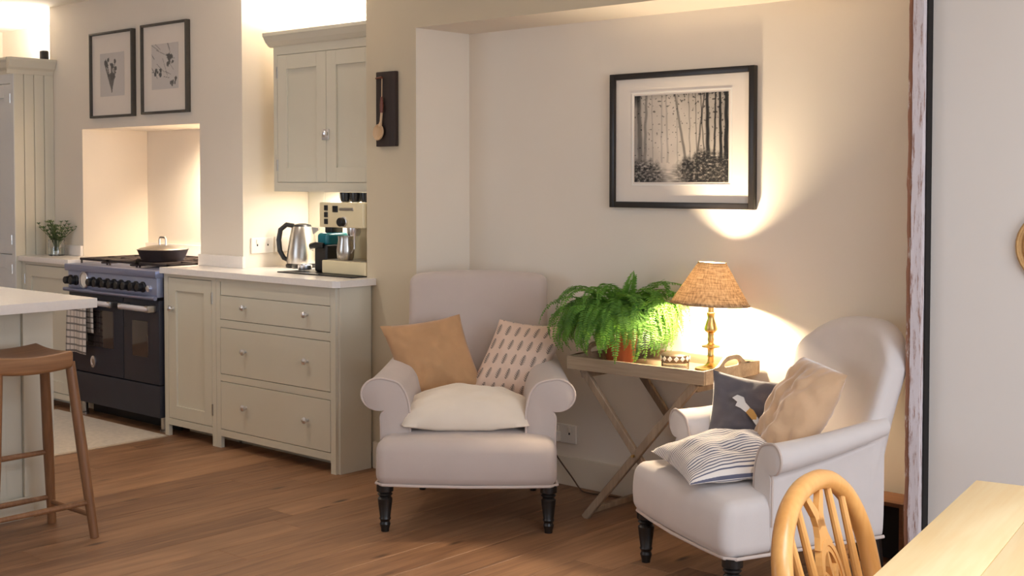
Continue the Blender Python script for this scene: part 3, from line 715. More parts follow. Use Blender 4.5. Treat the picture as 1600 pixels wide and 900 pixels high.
# ---------------------------------------------------------------- pictures
def lin(v): return ((v / 12.92) if v <= .04045 else ((v + .055) / 1.055) ** 2.4)
def print_mesh(name, w_, h_, nx, ny, fn, parent, loc):
    vs = []; fs = []; cols = []
    for j in range(ny + 1):
        for i in range(nx + 1):
            vs.append((w_ * (i / nx - .5), 0, h_ * (j / ny - .5))); g = fn(i / nx, j / ny); cols.append(g)
    for j in range(ny):
        for i in range(nx): a = j * (nx + 1) + i; fs.append((a, a + 1, a + nx + 2, a + nx + 1))
    me = bpy.data.meshes.new(name); me.from_pydata(vs, [], fs); at = me.color_attributes.new('Col', 'FLOAT_COLOR', 'POINT')
    for k, g in enumerate(cols): at.data[k].color = (lin(g[0]), lin(g[1]), lin(g[2]), 1)
    me.materials.append(PRINTP); o = bpy.data.objects.new(name, me); COL.objects.link(o); o.parent = parent; o.location = loc; return o
def picture(label, cx, cz, w_, h_, fw, depth, y, fmat, pw, ph, fn, pres=(120, 110), dz=0, dx=0, bevelmat=True):
    t = thing('framed_picture', label, 'picture', (cx, y, cz - h_ / 2))
    b = B(); o = h_ / 2
    P = lambda x0, z0, x1, z1: b.box(x0, -depth, z0, x1, 0, z1, .003)
    P(-w_ / 2, 0, -w_ / 2 + fw, h_); P(w_ / 2 - fw, 0, w_ / 2, h_); P(-w_ / 2 + fw, 0, w_ / 2 - fw, fw); P(-w_ / 2 + fw, h_ - fw, w_ / 2 - fw, h_)
    b.done('frame', fmat, t)
    B().box(-w_ / 2 + fw - .001, -depth * .45, fw - .001, w_ / 2 - fw + .001, -.002, h_ - fw + .001).done('mount', MATWH, t, smooth=False)
    if bevelmat:
        b = B(); yy = -depth * .45; bw = .007
        for (x0, z0, x1, z1) in ((-pw / 2 - bw - .008, -ph / 2 - bw - .008, pw / 2 + bw + .008, -ph / 2 - .008), (-pw / 2 - bw - .008, ph / 2 + .008, pw / 2 + bw + .008, ph / 2 + bw + .008), (-pw / 2 - bw - .008, -ph / 2 - .008, -pw / 2 - .008, ph / 2 + .008), (pw / 2 + .008, -ph / 2 - .008, pw / 2 + bw + .008, ph / 2 + .008)):
            b.box(x0 + dx, yy - .002, z0 + o + dz, x1 + dx, yy, z1 + o + dz)
        b.done('mount_edge', PLUGW, t, smooth=False)
    print_mesh('print', pw, ph, pres[0], pres[1], fn, t, (dx, -depth * .45 - .0012, o + dz))
    return t
nz = lambda x, y, z=0: noise.noise(Vector((x, y, z)))
trunks = [(.06, .03, .05, .55), (.12, -.02, .03, .45), (.30, .0, .016, .3), (.36, .03, .02, .35), (.47, .0, .012, .25), (.52, .16, .024, .6), (.60, .02, .012, .35), (.70, -.10, .018, .55), (.79, .02, .034, .85), (.86, -.01, .018, .7), (.92, .02, .026, .8), (.975, 0, .034, .9), (.20, .02, .012, .25), (.74, .06, .012, .5), (.67, .02, .01, .45)]
def forest(u, v):
    g = .84 - .20 * abs(u - .36) * 1.5 - .04 * v + .05 * nz(u * 5, v * 5)
    for c, lean, wd, dk in trunks:
        xx = c + lean * (.5 - v) + .008 * nz(v * 7, c * 50); base = .22
        if v > base:
            d = abs(u - xx) / (wd * .5 * (1.15 - .4 * v))
            if d < 1.6: g -= dk * (.45 + .55 * min(1, abs(u - .33) * 1.8)) * max(0, min(1, 1.6 - d)) * (.75 if d < 1 else .6)
    # twigs and leaves at the top and on the right
    lf = nz(u * 34, v * 34, 3) + .6 * nz(u * 70, v * 70, 5); dens = max(0, (v - .72) * 1.6) + max(0, (u - .62) * .9) * (v > .2)
    if lf > .62 - dens * .6: g -= .34
    # undergrowth
    gy = .29 + .07 * nz(u * 6, 2) + .04 * nz(u * 25, 7) + .09 / (1 + math.exp(-(u - .62) * 22)) - .10 * math.exp(-((u - .34) / .12) ** 2)
    if v < gy:
        k = min(1, (gy - v) / .10); tx = nz(u * 30, v * 42, 9) + .7 * nz(u * 75, v * 90, 2)
        gg = .36 + .50 * tx - (.16 if u > .52 else 0)
        pth = math.exp(-((u - (.36 + .25 * (.2 - v))) / (.07 + .25 * (.28 - v))) ** 2) if v < .27 else 0
        gg = gg * (1 - pth) + (.72 + .3 * nz(u * 12, v * 60, 4)) * pth
        g = g * (1 - k) + gg * k
    e = min(u, 1 - u, v, 1 - v); g -= .12 * max(0, 1 - e / .06) + (.5 * max(0, 1 - (u / .09)) * max(0, (v - .85) / .15))
    g = max(.07, min(.92, g)); return (g, g * .95, g * .89)
picture('large black framed woodland photograph on the alcove wall', -3.029, 1.567, .728, .582, .026, .028, YA - .0005, FRAMEB, .475, .372, forest, (260, 205), dz=.006)
def botan(seed, kind):
    rnd = random.Random(seed); segs = []
    if kind == 0:
        for k in range(13):
            a = rnd.uniform(-.75, .75); L = rnd.uniform(.35, .62); segs.append((.48, .12, .48 + math.sin(a) * L * .75, .12 + L * 1.1, .012)); segs.append((.48, .10, .50 + rnd.uniform(-.06, .06), .45, .02))
        blobs = [(s_[2] + rnd.uniform(-.05, .05), s_[3] + rnd.uniform(-.05, .05), rnd.uniform(.03, .06)) for s_ in segs for _ in range(1)]
    else:
        for k in range(16):
            x0 = rnd.uniform(.1, .9); y0 = rnd.uniform(.2, .9); a = rnd.uniform(2.0, 3.0); L = rnd.uniform(.2, .45); segs.append((x0, y0, x0 + math.cos(a) * L, y0 + math.sin(a) * L, .006))
        blobs = [(rnd.uniform(.6, .8), rnd.uniform(.5, .75), rnd.uniform(.03, .055)) for _ in range(10)] + [(rnd.uniform(.12, .35), rnd.uniform(.3, .5), rnd.uniform(.03, .05)) for _ in range(9)] + [(rnd.uniform(.7, .9), rnd.uniform(.06, .25), rnd.uniform(.02, .045)) for _ in range(7)]
    def fn(u, v):
        g = .80
        for x0, y0, x1, y1, w_ in segs:
            dx, dy = x1 - x0, y1 - y0; tt = max(0, min(1, ((u - x0) * dx + (v - y0) * dy) / (dx * dx + dy * dy + 1e-9)))
            d = math.hypot(u - x0 - dx * tt, v - y0 - dy * tt)
            if d < w_: g = min(g, .42)
        for bx, by, r_ in blobs:
            if math.hypot(u - bx, v - by) < r_ * (1 + .5 * nz(u * 40, v * 40, seed)): g = min(g, .36 + .12 * nz(u * 60, v * 60))
        return (g, g * .97, g * .94)
    return fn
picture('grey framed botanical print, left of the pair above the range', -6.877, 2.03, .478, .515, .014, .03, YF - .0005, FRAMEG, .27, .26, botan(3, 0), (70, 70), dz=-.0, bevelmat=False)
picture('grey framed botanical print, right of the pair above the range', -6.315, 2.036, .465, .518, .014, .03, YF - .0005, FRAMEG, .27, .26, botan(5, 1), (70, 70), dz=.01, bevelmat=False)

# ---------------------------------------------------------------- rug
t = thing('cooker_rug', 'flat woven beige rug on the floor in front of the range', 'rug', (-6.55, 3.53, .0005))
B().box(-.58, -.335, 0, .58, .335, .008, .003).done('field', RUGM, t)
for s_ in (-1, 1): B().box(min(s_ * .58, s_ * .60), -.335, 0, max(s_ * .58, s_ * .60), .335, .006, .002).done('binding', RUGE, t)

# ---------------------------------------------------------------- island and stool
t = thing('kitchen_island', 'cream panelled kitchen island with white worktop at left', 'island', (0, 0, 0))
ix = -4.95; iy = 2.668
B().box(-6.1, .6, 0, ix - .02, iy - .02, .886).done('body', CAB, t, smooth=False)
yb = iy
for k, wd in enumerate((.135, .075, .13, .055, .14, .055, .14, .14, .14, .14, .14, .14, .14)):
    B().box(ix - .02, yb - wd + .002, .0, ix - (.016 if k in (1, 3, 5) else 0), yb - .001, .886, .002).done('side_board', CAB, t, smooth=False); yb -= wd
B().box(-6.1, iy - .02, 0, ix - .021, iy, .886, .002).done('end_panel', CAB, t, smooth=False)
B().box(ix - .002, .62, 0, ix + .010, iy - .10, .09, .003).done('skirting', CAB, t, smooth=False)
B().box(-6.2, .5, .8865, -4.60, 2.67, .925, .003).done('worktop', QUARTZ, t)
t = thing('bar_stool', 'oak bar stool with saddle seat beside the kitchen island', 'stool', (-4.645, 2.372, 0), R(0))
def saddle(p):
    x_, y_, z_ = p; return (x_, y_, z_ + .022 * (y_ / .2) ** 2 - .012 * (1 - (x_ / .15) ** 2) * (1 if z_ > .70 else .2))
B().rbox((-.02, -.03, .695), (.145, .18, .036), .014, (8, 10, 2), saddle).done('seat', STOOLS, t)
tops = {(sx, sy): Vector((sx * .10, sy * .145, .69)) for sx in (-1, 1) for sy in (-1, 1)}; feet = {(sx, sy): Vector((sx * .165, sy * .205, 0)) for sx in (-1, 1) for sy in (-1, 1)}
for k in tops: B().tube([feet[k], feet[k].lerp(tops[k], .5), tops[k]], [.017, .021, .019], 14).done('leg', STOOLW, t)
def rung(k1, k2, z, r=.0115):
    a = feet[k1].lerp(tops[k1], z / .69); c_ = feet[k2].lerp(tops[k2], z / .69); B().tube([a, a.lerp(c_, .5), c_], [r * .85, r, r * .85], 10).done('rung', STOOLW, t)
rung((-1, -1), (-1, 1), .30); rung((-1, -1), (-1, 1), .11); rung((1, -1), (1, 1), .14); rung((-1, 1), (1, 1), .09); rung((-1, -1), (1, -1), .09)

# ---------------------------------------------------------------- armchairs
def armchair(label, loc, rz, armh, backh, crown, mat, leg_h=.185, wrap=.03, recl=.15, roll=.062, bw=.30, crpow=2.2, kx=1.0, ky=1.0, rise=.05, ay0=-.235):
    t = thing('armchair', label, 'armchair', loc, rz)
    def half(y): return .362 - (y + .36) / .72 * .065
    zb = leg_h
    # seat
    def fs(p):
        x_, y_, z_ = p; k = half(y_) / .362
        if z_ > .33: z_ += .032 * (1 - (x_ / .37) ** 2) * max(0, 1 - (y_ / .38) ** 2)
        if y_ < -.3: y_ -= .018 * (1 - (x_ / .36) ** 2) + .012 * math.sin(max(0, min(1, (z_ - zb) / .17)) * math.pi)
        if y_ > -.2: k *= .982
        return (x_ * k, y_, z_)
    B().rbox((0, 0, zb + .093), (.362, .36, .093), .045, (10, 10, 3), fs).done('seat', mat, t, angle=60)
    # bottom piping
    pts = [(-half(.34), .34), (-half(-.32), -.32), (-.33, -.352), (-.2, -.366), (0, -.376), (.2, -.366), (.33, -.352), (half(-.32), -.32), (half(.34), .34)]
    B().tube([(p[0] * 1.004, p[1], zb + .008) for p in pts], .006, 8).done('piping', PIPE, t)
    # side walls with rolled arms
    for sg in (-1, 1):
        b = B(); rings = []; ny = 12
        for j in range(ny + 1):
            s_ = j / ny; y_ = ay0 + s_ * (.34 - ay0); ho = half(y_); ah = armh + rise * s_ ** 1.5
            rl = roll * (1 - .35 * s_); inn = ho - .115 + .01 * s_
            prof = [(inn, zb + .10), (inn - .004, ah - .15), (inn + .002, ah - .10), (inn + .018, ah - .052), (inn + .044, ah - .017)]
            cx, cz = ho - .012 + rl * .30, ah - rl
            for k in range(9):
                a = R(112 - k * 28); prof.append((cx + rl * 1.12 * math.cos(a), cz + rl * math.sin(a)))
            prof += [(ho + .004, ah - rl * 2.25), (ho, ah - rl * 2.9), (ho, zb + .02), (ho - .02, zb + .004), (inn + .02, zb + .02)]
            for _ in range(2):
                prof = [q for i_ in range(len(prof)) for q in ((prof[i_][0] * .75 + prof[(i_ + 1) % len(prof)][0] * .25, prof[i_][1] * .75 + prof[(i_ + 1) % len(prof)][1] * .25), (prof[i_][0] * .25 + prof[(i_ + 1) % len(prof)][0] * .75, prof[i_][1] * .25 + prof[(i_ + 1) % len(prof)][1] * .75))]
            rings.append([b.bm.verts.new((sg * px, y_, pz)) for px, pz in prof]); last = prof
            if j == 0: front = [(sg * px, y_, pz) for px, pz in prof]
        m = len(last)
        for j in range(ny):
            for k in range(m): b.bm.faces.new((rings[j][k], rings[j][(k + 1) % m], rings[j + 1][(k + 1) % m], rings[j + 1][k]))
        # softly domed front facing
        cen = Vector((sum(p[0] for p in front) / m, front[0][1] - .012, sum(p[2] for p in front) / m))
        inner = [b.bm.verts.new((p[0] * .86 + cen.x * .14, p[1] - .010, p[2] * .86 + cen.z * .14)) for p in front]
        for k in range(m): b.bm.faces.new((rings[0][(k + 1) % m], rings[0][k], inner[k], inner[(k + 1) % m]))
        b.bm.faces.new(inner); b.bm.faces.new(rings[-1])
        arm = b.done('arm', mat, t, angle=50)
        B().tube([(p[0], p[1] - .003, p[2]) for p in front[:62]], .0045, 8).done('piping', PIPE, arm)
    # back
    z0 = zb + .05; hh = backh - z0
    def fb(p):
        x_, y_, z_ = p; tt = max(0, (z_ - z0) / hh); q = min(1, abs(x_) / bw)
        z2 = z0 + tt * hh * (1 - crown * q ** crpow * max(0, tt - .2) / .8)
        y2 = y_ + recl * tt ** 1.2 - wrap * q ** 2 + (.016 * math.sin(tt * math.pi) * (1 - q * q) * (-1 if y_ < .33 else 0))
        return (x_ * (1 + .0 * tt), y2 - .03 * max(0, 1 - abs(tt - .35) / .3) * (1 if y_ < .33 else 0), z2)
    B().rbox((0, .33, z0 + hh / 2), (bw, .055, hh / 2), .04, (12, 2, 12), fb).done('backrest', mat, t, angle=60)
    # legs
    prof = [(.016, 0), (.017, .012), (.022, .03), (.018, .04), (.024, .052), (.021, .058), (.029, .12), (.03, .132), (.022, .14), (.031, .15), (.024, .158), (.034, .162), (.034, leg_h + .006)]
    def sq(o):
        for v in o.data.vertices: v.co.x *= kx; v.co.y = -.36 + (v.co.y + .36) * ky
    for ch in t.children:
        sq(ch)
        for g in ch.children: sq(g)
    fy = lambda y_: -.36 + (y_ + .36) * ky
    for sx in (-1, 1): B().lathe(prof, 18, (sx * .325 * kx, fy(-.315), 0)).done('leg', EBONY, t)
    for sx in (-1, 1): B().tube([(sx * .25 * kx, fy(.37), 0), (sx * .255 * kx, fy(.33), leg_h + .01)], [.015, .024], 8).done('leg', EBONY, t)
    return t
A1 = dict(loc=Vector((-3.652, 3.846, 0)), rz=R(39.5)); A2 = dict(loc=Vector((-2.265, 3.89, 0)), rz=R(-28))
armchair('tall-backed oatmeal linen armchair in front of the pier', A1['loc'], A1['rz'], .60, .985, .025, LINEN, wrap=.02, recl=.14, roll=.066, bw=.312, rise=.07)
armchair('low round-backed pale linen armchair beside the timber post', A2['loc'], A2['rz'], .55, .90, .19, LINEN2, wrap=.09, recl=.17, roll=.05, bw=.305, crpow=3, kx=.95, ky=.91, ay0=-.165)

# ---------------------------------------------------------------- cushions
def cushion(name, label, w_, h_, T, mat, loc, rot, pinch=.07, seed=1, wr=.006, n=34, parent_chair=None, power=.5, flat=1.0, skew=0):
    b = B(); ul = b.bm.loops.layers.uv.verify(); vs = {}
    for s_ in (1, -1):
        for j in range(n + 1):
            for i in range(n + 1):
                u, v = 2 * i / n - 1, 2 * j / n - 1; edge = i in (0, n) or j in (0, n)
                if s_ == -1 and edge: vs[(s_, i, j)] = vs[(1, i, j)]; continue
                x_ = w_ / 2 * u * (1 - pinch * (1 - v * v)); z_ = h_ / 2 * v * (1 - pinch * (1 - u * u))
                th = T / 2 * ((1 - u ** 2) * (1 - v ** 2)) ** power * (flat if s_ == -1 else 1); x_ += skew * z_
                d = (nz(u * 2.3 + seed, v * 2.3, s_ + seed) * 2.2 + nz(u * 5 + seed, v * 5 - seed, s_) * 1.2) * wr * (1 - max(abs(u), abs(v)) ** 6)
                rad = math.sin(math.atan2(v, u) * 9 + seed + 2 * nz(u * 3, v * 3, seed)) * wr * .55 * max(0, math.hypot(u, v) - .45)
                vs[(s_, i, j)] = b.bm.verts.new((x_, -s_ * (th + (d + rad if not edge else 0)), z_))
    for s_ in (1, -1):
        for j in range(n):
            for i in range(n):
                q = [(i, j), (i + 1, j), (i + 1, j + 1), (i, j + 1)]; q = q if s_ == 1 else q[::-1]
                f = b.bm.faces.new([vs[(s_, *k)] for k in q])
                for lp, k in zip(f.loops, q): lp[ul].uv = (k[0] / n, k[1] / n)
    o = b.done(name, mat, angle=70); o.location = loc; o.rotation_euler = rot
    tag(o, label, 'cushion'); return o
def on(A, lx, ly, lz):   # a spot given in the chair's own coordinates
    return A['loc'] + Matrix.Rotation(A['rz'], 3, 'Z') @ Vector((lx, ly, lz))
def crot(A, tilt, roll, turn=0):  # roll in the cushion's plane, lean back, turn about vertical
    m = Matrix.Rotation(A['rz'] + R(turn), 3, 'Z') @ Matrix.Rotation(R(-tilt), 3, 'X') @ Matrix.Rotation(R(roll), 3, 'Y'); return m.to_euler()
CR, CU, CF = Vector((.747, .665, 0)), Vector((0, 0, 1)), Vector((-.665, .747, 0))   # room directions: along the sofa side, up, towards the alcove
def axes(up, nrm):   # orientation from the cushion's height direction and the way its face looks
    z = up.normalized(); n = (nrm - z * nrm.dot(z)).normalized(); y = -n; x = y.cross(z)
    return Matrix((x, y, z)).transposed().to_euler()
cushion('tan_cushion', 'rust-tan linen cushion at the left of the tall-backed armchair', .35, .36, .13, TAN, on(A1, -.175, .12, .625), crot(A1, 20, -8, 10), seed=2, wr=.008, skew=-.16)
cushion('patterned_cushion', 'beige cushion with rows of block-printed dark plants', .31, .35, .12, PRINT, on(A1, .185, .12, .62), crot(A1, 20, 4, -10), seed=4, wr=.005, skew=.30)
cushion('cream_cushion', 'plump cream cushion lying on the tall-backed armchair seat', .50, .29, .25, CREAMC, on(A1, -.01, -.12, .428), crot(A1, 83, -2, 0), seed=6, wr=.006, pinch=-.13, flat=.3)
dk = cushion('charcoal_cushion', 'charcoal velvet cushion with embroidered white and ochre motif', .36, .31, .12, CHARC, on(A2, -.125, .02, .535), crot(A2, 14, 4, 42), seed=8, wr=.009, pinch=.10)
cushion('velvet_cushion', 'tan velvet cushion propped on end in the round-backed armchair', .25, .40, .17, VELVET, (-2.16, 3.895, .585), axes(CR * .50 + CU * .8 + CF * .10, CR * -.85 + CU * .40 - CF * .42), seed=11, wr=.011, pinch=.0)
cushion('striped_cushion', 'blue and white ticking-striped cushion on the round-backed armchair seat', .45, .41, .20, STRIPE, (-2.325, 3.75, .425), axes(CR * -.2 + CF * .95 + CU * .06, CU * .9 - CF * .2), seed=13, wr=.007, flat=.3)
# embroidered motif on the charcoal cushion (follows its bulge)
def motif(name, pts, mat):
    b = B()
    def sf(x_, z_):
        u, v = x_ / .18, z_ / .155; return -(.06 * max(0, (1 - u * u) * (1 - v * v)) ** .5 + .011)
    top = [b.bm.verts.new((x_, sf(x_, z_) - .002, z_)) for x_, z_ in pts]; bot = [b.bm.verts.new((x_, sf(x_, z_) + .008, z_)) for x_, z_ in pts]
    n = len(pts)
    cx = sum(p[0] for p in pts) / n; cz = sum(p[1] for p in pts) / n; c_ = b.bm.verts.new((cx, sf(cx, cz) - .003, cz))
    for i in range(n): b.bm.faces.new((top[i], top[(i + 1) % n], c_)); b.bm.faces.new((top[i], bot[i], bot[(i + 1) % n], top[(i + 1) % n]))
    o = b.done(name, mat, dk); return o
motif('embroidered_head', [(-.072, .062), (-.055, .075), (-.032, .07), (-.02, .052), (0.0, .035), (-.012, .018), (-.035, .03), (-.055, .035), (-.05, .05)], EMBW)
motif('embroidered_band', [(0.0, .035), (.012, .030), (.028, .012), (.03, -.002), (.014, -.004), (-.002, .010), (-.012, .018)], EMBO)
motif('embroidered_neck', [(.03, .008), (.06, -.025), (.095, -.07), (.09, -.09), (.065, -.07), (.04, -.03), (.016, -.006)], EMBW)

# ---------------------------------------------------------------- tray table, lamp, fern
TX, TY, TZ = -2.97, 4.255, .62
t = thing('tray_table', 'weathered wood butler tray table on crossed folding legs', 'table', (TX, TY, 0))
hx, hy = .335, .205
B().box(-hx + .01, -hy + .01, TZ, hx - .01, hy - .01, TZ + .012).done('tray_base', TRAYW, t, smooth=False)
for s_ in (-1, 1): B().box(-hx, min(s_ * hy, s_ * (hy - .014)), TZ - .004, hx, max(s_ * hy, s_ * (hy - .014)), TZ + .05, .003).done('tray_side', TRAYW, t)
def endboard(xc):
    n = 24; out = [(-hy + .015, TZ - .004)] + [(hy - .015, TZ - .004)]
    topc = [(hy - .015 - (2 * hy - .03) * i / n, TZ + .05 + .042 * math.exp(-(((i / n) - .5) / .22) ** 4)) for i in range(n + 1)]
    b = B(); outer = out + topc
    m = len(outer); hole = []
    cen = (0, TZ + .058)
    for p in outer:
        a = math.atan2((p[1] - cen[1]), (p[0] - cen[0]) * .5); hole.append((cen[0] + .062 * math.cos(a), cen[1] + .017 * math.sin(a)))
    for xo in (xc - .007, xc + .007):
        A = [b.bm.verts.new((xo, *p)) for p in outer]; Hh = [b.bm.verts.new((xo, *p)) for p in hole]
        for k in range(m): b.bm.faces.new((A[k], A[(k + 1) % m], Hh[(k + 1) % m], Hh[k]))
        if xo < xc: A0, H0 = A, Hh
    for k in range(m):
        b.bm.faces.new((A0[k], A0[(k + 1) % m], A[(k + 1) % m], A[k])); b.bm.faces.new((H0[k], H0[(k + 1) % m], Hh[(k + 1) % m], Hh[k]))
    b.done('handle_end', TRAYW, t)
endboard(-hx + .007); endboard(hx - .007)
for y_ in (-.175, .17):
    B().bar((-.262, y_, .0), (.28, y_, TZ - .006), .032, .02, .003, up=(0, 1, 0)).done('leg', TRAYL, t)
    B().bar((.24, y_ + .021, .0), (-.29, y_ + .021, TZ - .006), .032, .02, .003, up=(0, 1, 0)).done('leg', TRAYL, t)
    B().lathe([(.006, -.022), (.006, .046)], 10, (-.006, y_, .296), Matrix.Rotation(R(-90), 4, 'X')).done('pivot_bolt', BRASS, t)
for x_, z_ in ((-.245, .03), (.225, .03), (.268, TZ - .03), (-.278, TZ - .03)):
    B().box(x_ - .012, -.165, z_ - .011, x_ + .012, .165, z_ + .011, .003).done('cross_rail', TRAYL, t)

LX, LY, LZ = -2.775, 4.315, TZ + .0122
t = thing('table_lamp', 'brass candlestick table lamp with lit burlap shade', 'lamp', (LX, LY, LZ))
B().lathe([(.062, 0), (.064, .004), (.06, .01), (.03, .018), (.018, .026), (.013, .034)], 28).done('base', BRASS, t)
B().lathe([(.013, .034), (.011, .05), (.015, .058), (.011, .066), (.012, .085), (.016, .09), (.036, .094), (.036, .099), (.016, .104), (.011, .112), (.014, .124), (.011, .135), (.013, .15), (.025, .16), (.027, .168), (.022, .185), (.014, .21), (.016, .225), (.019, .232), (.012, .236), (.010, .262), (0, .262)], 24).done('stem', BRASS, t)
B().lathe([(.014, .262), (.016, .27), (.016, .30), (.012, .304), (0, .304)], 16).done('bulb_holder', BRASS, t)
B().lathe([(.010, .305), (.014, .315), (.026, .34), (.028, .355), (.02, .373), (0, .38)], 18).done('bulb', BULB, t)
tilt = Matrix.Rotation(R(3.5), 4, Vector((-.747 * 0 + .665, -.747, 0)))
Mt = Matrix.Translation((0, 0, .35)) @ Matrix.Rotation(R(-3.0), 4, Vector((.665, -.747, 0))) @ Matrix.Translation((0, 0, -.35))
prof = [(.158 - (.158 - .056) * i / 10, .268 + .165 * i / 10) for i in range(11)]
sh = B().lathe(prof, 48, M=Mt, cap=False, uv=True).done('lamp_shade', SHADE, t)
md = sh.modifiers.new('thick', 'SOLIDIFY'); md.thickness = .0015
b = B()
for r_, z_ in ((.158, .268), (.056, .433)):
    b.tube([Mt @ Vector((r_ * math.cos(a), r_ * math.sin(a), z_)) for a in [2 * math.pi * k / 40 for k in range(40)]], .002, 6, True)
b.done('shade_ring', plain('shade_edge', S(150, 112, 76), .8), sh)

t = thing('trinket_box', 'round glass trinket box with dark lattice metal lid', 'trinket box', (-2.895, 4.24, LZ))
B().lathe([(.052, 0), (.056, .004), (.056, .03), (.053, .032), (.05, .006), (0, .005)], 28).done('glass_base', GLASS, t)
lid = B().lathe([(.056, .033), (.058, .036), (.058, .06), (.05, .067), (.03, .070), (0, .071)], 28).done('lid', plain('pewter', S(96, 84, 70), .45, .6, var=.2, scale=60), t)
for k in range(14):
    a = 2 * math.pi * k / 14
    o = B().rbox((0, 0, 0), (.0075, .002, .008), .002, (1, 1, 1)).done('inlay', PLUGW, lid, loc=(.0585 * math.cos(a), .0585 * math.sin(a), .048), rot=(0, R(45), a + R(90)))

FX, FY = -3.19, 4.265
t = thing('potted_fern', 'bushy green fern in a terracotta pot on tray table', 'potted plant', (FX, FY, LZ))
B().lathe([(.052, 0), (.056, .003), (.074, .105), (.083, .107), (.085, .14), (.078, .142), (.074, .125), (0, .12)], 32).done('pot', TERRA, t)
B().lathe([(.074, .127), (.05, .136), (0, .14)], 24).done('soil', SOIL, t)
rf = random.Random(21)
def frond(a, L, rise, droop, twist):
    b = B(); n = 23; pts = []; p = Vector((math.cos(a) * .03, math.sin(a) * .03, .14)); el = rise; st = L / n; pts.append(p.copy()); dirs = []
    for i in range(n):
        dv = Vector((math.cos(a) * math.cos(el), math.sin(a) * math.cos(el), math.sin(el))); dirs.append(dv); p = p + dv * st; pts.append(p.copy()); el -= droop / n * (0.5 + 1.2 * i / n); a += twist / n
    # keep fronds off the wall, the tray and the lamp
    for q in pts:
        if q.y > .175: q.y = .175 + (q.y - .175) * .12
        if q.x > .23: q.x = .23 + (q.x - .23) * .2
        if q.x < -.27: q.x = -.27 + (q.x + .27) * .2
        if q.z < .012 and abs(q.y) < .2: q.z = .012
    b.tube(pts, [.0022 - .0016 * i / n for i in range(n + 1)], 4)
    for i in range(3, n + 1):
        f = i / n; ll = .037 * math.sin(math.pi * min(1, f * .86 + .16)) ** .7 + .003; dv = dirs[min(i, n - 1)]
        side = dv.cross(Vector((0, 0, 1)));
        if side.length < .05: side = Vector((-math.sin(a), math.cos(a), 0))
        side.normalize(); up = side.cross(dv)
        for k in range(2):
            q0 = pts[i] - dv * st * .5 * k
            for sg in (-1, 1):
                tip = q0 + side * sg * ll + dv * ll * .28 - up * ll * rf.uniform(-.05, .3); wv = dv * .0046
                mid = q0.lerp(tip, .5)
                va = [b.bm.verts.new(z) for z in (q0, mid - wv + up * .002, tip, mid + wv + up * .002)]; b.bm.faces.new(va)
    b.done('frond', FERN, t, smooth=False)
for k in range(150):
    a = rf.uniform(0, 2 * math.pi)
    front = k < 80
    if front: a = rf.uniform(R(235), R(390))       # most of the growth faces the room
    s_ = rf.random()
    side_l = abs(math.cos(a))
    frond(a, rf.uniform(.32, .47) if front else rf.uniform(.27, .40), R(rf.uniform(42, 86)), R(rf.uniform(125, 185)), rf.uniform(-.5, .5))
for a, L, ri, dr in ((R(100), .27, R(80), R(45)), (R(330), .26, R(78), R(30)), (R(200), .24, R(80), R(70)), (R(20), .27, R(70), R(40))): frond(a, L, ri, dr, .2)

# socket and lamp plug by the skirting
socket('white double socket low on the alcove wall by armchair', (-3.665, YA - .0005, .235), 0)
t = thing('lamp_plug', 'white plug with brown cable in the low alcove socket', 'plug', (-3.70, YA - .0127, .222))
B().rbox((0, -.016, 0), (.022, .015, .024), .006, (2, 2, 2)).done('plug_body', PLUGW, t)
cp_ = [(0, -.03, -.012), (.004, -.045, -.03), (.03, -.05, -.075), (.07, -.045, -.12), (.12, -.04, -.17), (.17, -.05, -.212), (.21, -.07, -.2175), (.30, -.06, -.2175), (.42, -.03, -.2175), (.55, -.03, -.2175)]
def smooth(pts, k=3):
    pts = [Vector(p) for p in pts]
    for _ in range(k):
        q = [pts[0]]
        for i in range(len(pts) - 1): q += [pts[i].lerp(pts[i + 1], .25), pts[i].lerp(pts[i + 1], .75)]
        pts = q + [pts[-1]]
    return pts
B().tube(smooth(cp_), .0035, 6).done('cable', CABLE, t)

# small wooden box by the post
t = thing('wooden_box', 'small brown wooden box with open dark front behind armchair', 'box', (-2.05, 4.36, 0))
b = B(); b.box(-.105, -.075, 0, -.09, .075, .235, .002); b.box(.09, -.075, 0, .105, .075, .235, .002); b.box(-.09, -.075, .22, .09, .075, .235, .002); b.box(-.09, -.075, 0, .09, .075, .015); b.box(-.09, .06, .015, .09, .075, .22)
b.done('carcass', BOXW, t); B().box(-.088, -.02, .016, .088, -.012, .218).done('shade_inset', DARKV, t, smooth=False)  # dark sheet stands in for the shade inside the open box

WICK = wood('wicker', S(170, 128, 78), S(206, 164, 108), 0, .8, rnd=False, scale=2)
t = thing('guessed_tray', 'guessed wicker tray for an unidentified tan blob, right edge', 'tray', (-1.375, YF - .0005, 1.185))  # guessed object standing in for an unidentified soft tan blob
Mw = Matrix.Rotation(R(90), 4, 'X')
B().lathe([(0, .004), (.10, .004), (.112, .012), (.112, .002), (0, .0)], 32, (0, 0, 0), Mw).done('base', WICK, t)
for k_ in range(5): B().tube([(r_ * math.cos(a_), -.007 - (.006 if k_ == 4 else 0), r_ * math.sin(a_)) for r_ in [.03 + .021 * k_] for a_ in [2 * math.pi * j_ / 36 for j_ in range(36)]], .006, 6, True).done('coil', WICK, t)
# ---------------------------------------------------------------- dining table and chair
t = thing('dining_table', 'pale pine dining table at the lower right', 'table', (-1.057, 2.692, 0), math.atan2(.17, .985))
